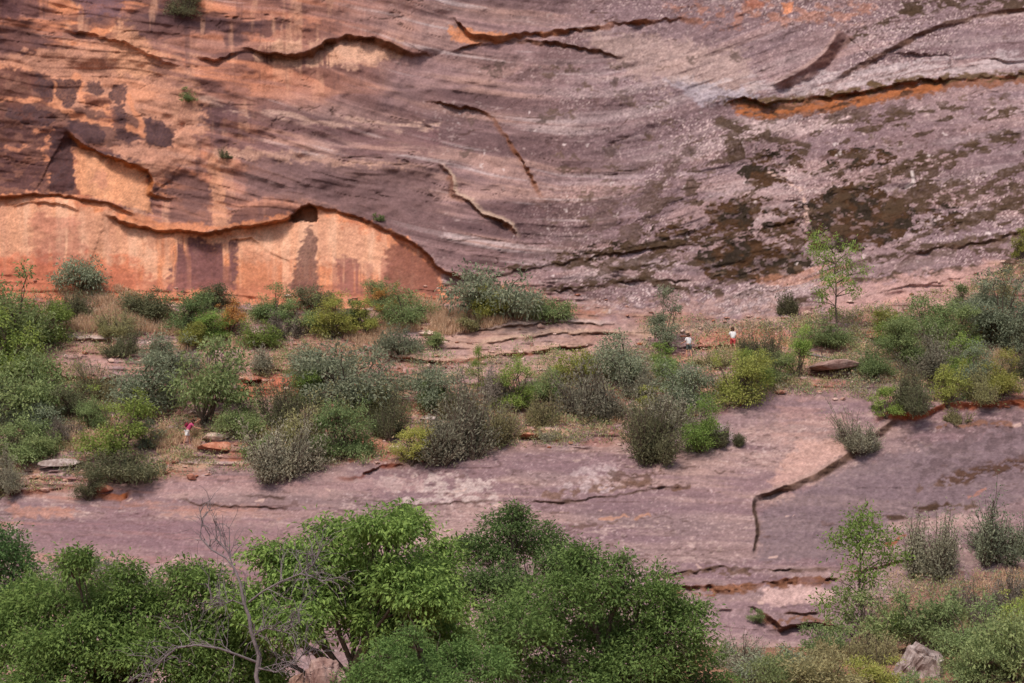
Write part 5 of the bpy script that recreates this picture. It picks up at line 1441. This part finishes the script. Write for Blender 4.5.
def person(label, u, v, face, lean=0.0, arms=((0.25, 0.1), (0.25, -0.1)), step=0.12, top='white_cloth', bottom='white_cloth', height=1.72, hat=None, y=None):
    """face: heading in radians (0 looks towards +X); lean: forward lean of the trunk; arms: (forward swing, elbow bend) for each side"""
    p = at(u, v, y)
    root = empty('person', p); root.rotation_euler = (0, 0, face)
    tag(root, label, 'person', None)
    k = height / 1.72
    X = lambda x, yy, z: np.array([x, yy, z]) * k
    cl, sl = math.cos(lean), math.sin(lean)
    def T(x, yy, z):                                       # trunk point, leaning about the hips
        return X(sl * (z - 0.92) + cl * x, yy, 0.92 + cl * (z - 0.92) - sl * x)
    vs, es, rd = [], [], []
    def add(pt, r, par=None):
        vs.append(pt); rd.append(r * k)
        if par is not None: es.append((par, len(vs) - 1))
        return len(vs) - 1
    pel = add(T(0, 0, 0.95), 0.125)
    wst = add(T(0, 0, 1.10), 0.115, pel); ch = add(T(0, 0, 1.30), 0.135, wst)
    nk = add(T(0.0, 0, 1.46), 0.055, ch); nk2 = add(T(0.015, 0, 1.52), 0.052, nk)
    hd = add(T(0.03, 0, 1.59), 0.085, nk2); hd2 = add(T(0.025, 0, 1.67), 0.085, hd)
    J = {}
    for sgn, (sw, el) in zip((1, -1), arms):
        sh = add(T(0, sgn * 0.19, 1.40), 0.058, ch)
        d1 = np.array([math.sin(sw), sgn * 0.16, -math.cos(sw)]); e0 = T(0, sgn * 0.19, 1.40) + d1 * 0.28 * k
        eb = add(e0, 0.042, sh)
        d2 = np.array([math.sin(sw + el), sgn * 0.05, -math.cos(sw + el)])
        wr_p = e0 + d2 * 0.25 * k
        wr = add(wr_p, 0.028, eb)
        palm = add(wr_p + d2 * 0.07 * k, 0.034, wr)
        side = np.cross(d2, [0, sgn, 0]); side = side / np.linalg.norm(side)
        for f, (off, ln) in enumerate(((-0.033, 0.075), (-0.011, 0.085), (0.011, 0.08), (0.033, 0.062))):
            a = add(wr_p + (d2 * 0.105 + side * off) * k, 0.010, palm)
            b_ = add(wr_p + (d2 * (0.105 + ln * 0.55) + side * off * 1.1 + np.array([0, -sgn * 0.008, 0])) * k, 0.009, a)
            add(wr_p + (d2 * (0.105 + ln) + side * off * 1.1 + np.array([0, -sgn * 0.028, 0])) * k, 0.008, b_)
        th = add(wr_p + (d2 * 0.06 - side * 0.05) * k, 0.011, palm)
        add(wr_p + (d2 * 0.10 - side * 0.068) * k, 0.009, th)
        J[sgn] = (sh, eb, vs[sh], e0, wr_p)
        st = step * sgn
        hp = add(X(0.0, sgn * 0.10, 0.86), 0.098, pel)
        kn = add(X(st * 0.6 + 0.03, sgn * 0.105, 0.49), 0.062, hp)
        cf = add(X(st * 0.8, sgn * 0.105, 0.33), 0.057, kn)
        an = add(X(st - 0.02, sgn * 0.11, 0.09), 0.038, cf)
        hl = add(X(st - 0.04, sgn * 0.11, 0.045), 0.04, an)
        add(X(st + 0.14, sgn * 0.12, 0.03), 0.03, an)
        J[('leg', sgn)] = (vs[hp], vs[kn])
    skinned('body', vs, es, rd, M['skin'], root)
    # face: nose and ears are their own small shapes on the head
    hc = T(0.03, 0, 1.60)
    fwd = np.array([cl, 0, -sl]); upv = np.array([sl, 0, cl])
    fc = MB(); fc.tube([hc + fwd * 0.085 * k + upv * 0.02 * k, hc + fwd * 0.112 * k - upv * 0.012 * k, hc + fwd * 0.088 * k - upv * 0.02 * k], [0.008, 0.014, 0.008], 6)
    fc.build('nose', M['skin'], root, smooth=True)
    for sgn in (1, -1):
        yv = np.array([0, sgn, 0])
        fc = MB(); fc.tube([hc + yv * 0.082 * k + upv * 0.025 * k, hc + yv * 0.098 * k, hc + yv * 0.084 * k - upv * 0.025 * k], [0.01, 0.018, 0.01], 6)
        fc.build('ear', M['skin'], root, smooth=True)
    # hair or hat
    skinned('hat' if hat else 'hair', [T(-0.005, 0, 1.64), T(0.005, 0, 1.69), T(-0.03, 0, 1.58)], [(0, 1), (0, 2)], [0.104 * k, 0.09 * k, 0.085 * k], M[hat or 'hair'], root, 0, 1)
    # shirt with short sleeves
    sv = [T(0, 0, 0.93), T(0, 0, 1.10), T(0, 0, 1.30), T(0, 0, 1.44)]; se = [(0, 1), (1, 2), (2, 3)]; sr = [0.165, 0.158, 0.175, 0.09]
    for sgn in (1, -1):
        sh, eb, a, e0, _w = J[sgn]
        sv.append(a); se.append((2, len(sv) - 1)); sr.append(0.078)
        sv.append(a + (e0 - a) * 0.75); se.append((len(sv) - 2, len(sv) - 1)); sr.append(0.064)
    skinned('shirt', sv, se, [r * k for r in sr], M[top], root)
    pv = [T(0, 0, 0.96)]; pe = []; pr = [0.145]
    for sgn in (1, -1):
        hp, kn = J[('leg', sgn)]
        pv.append(hp); pe.append((0, len(pv) - 1)); pr.append(0.118)
        pv.append(hp + (kn - hp) * 0.85); pe.append((len(pv) - 2, len(pv) - 1)); pr.append(0.092)
    skinned('shorts', pv, pe, [r * k for r in pr], M[bottom], root)
    return root, T

def backpack(label, holder, T, mat):
    o = np.array(holder.location); c, s_ = math.cos(holder.rotation_euler.z), math.sin(holder.rotation_euler.z)
    def Wd(p): return np.array([c * p[0] - s_ * p[1], s_ * p[0] + c * p[1], p[2]])
    r = empty('backpack', holder.location); tag(r, label, 'backpack')
    skinned('bag', [Wd(T(-0.22, 0, 1.05)), Wd(T(-0.24, 0, 1.2)), Wd(T(-0.21, 0, 1.38))], [(0, 1), (1, 2)], [0.13, 0.15, 0.11], M[mat], r, 0, 2)
    for sg in (1, -1):
        b = MB()
        b.tube([Wd(T(-0.14, sg * 0.10, 1.42)), Wd(T(0.02, sg * 0.11, 1.475)), Wd(T(0.165, sg * 0.11, 1.32)), Wd(T(0.10, sg * 0.14, 1.12)), Wd(T(-0.12, sg * 0.12, 1.05))], [0.02] * 5, 6)
        b.build('strap', M[mat], r, smooth=True)

person('hiker in a white shirt and red shorts seen from behind', 733, 352, 1.9, 0.08, ((0.5, 0.7), (-0.2, 0.3)), 0.16, 'white_cloth', 'red_cloth', 2.0)
person('hiker in a white shirt half hidden by the bush below', 689, 358, 2.3, 0.12, ((0.4, 0.9), (-0.25, 0.2)), 0.14, 'white_cloth', 'dark_cloth', 2.0)
pr_, T_ = person('person bending forward in pink and white with one arm reaching out', 187, 445, 0.25, 0.55, ((1.9, 0.3), (0.8, 0.5)), 0.2, 'pink_cloth', 'white_cloth', 2.0)
backpack('dark red backpack on the person bending forward', pr_, T_, 'maroon_cloth')
person('person in a rose top almost hidden among the shrubs', 331, 424, 1.2, 0.15, ((0.4, 0.8), (0.3, 0.5)), 0.1, 'rose_cloth', 'dark_cloth', 1.75)
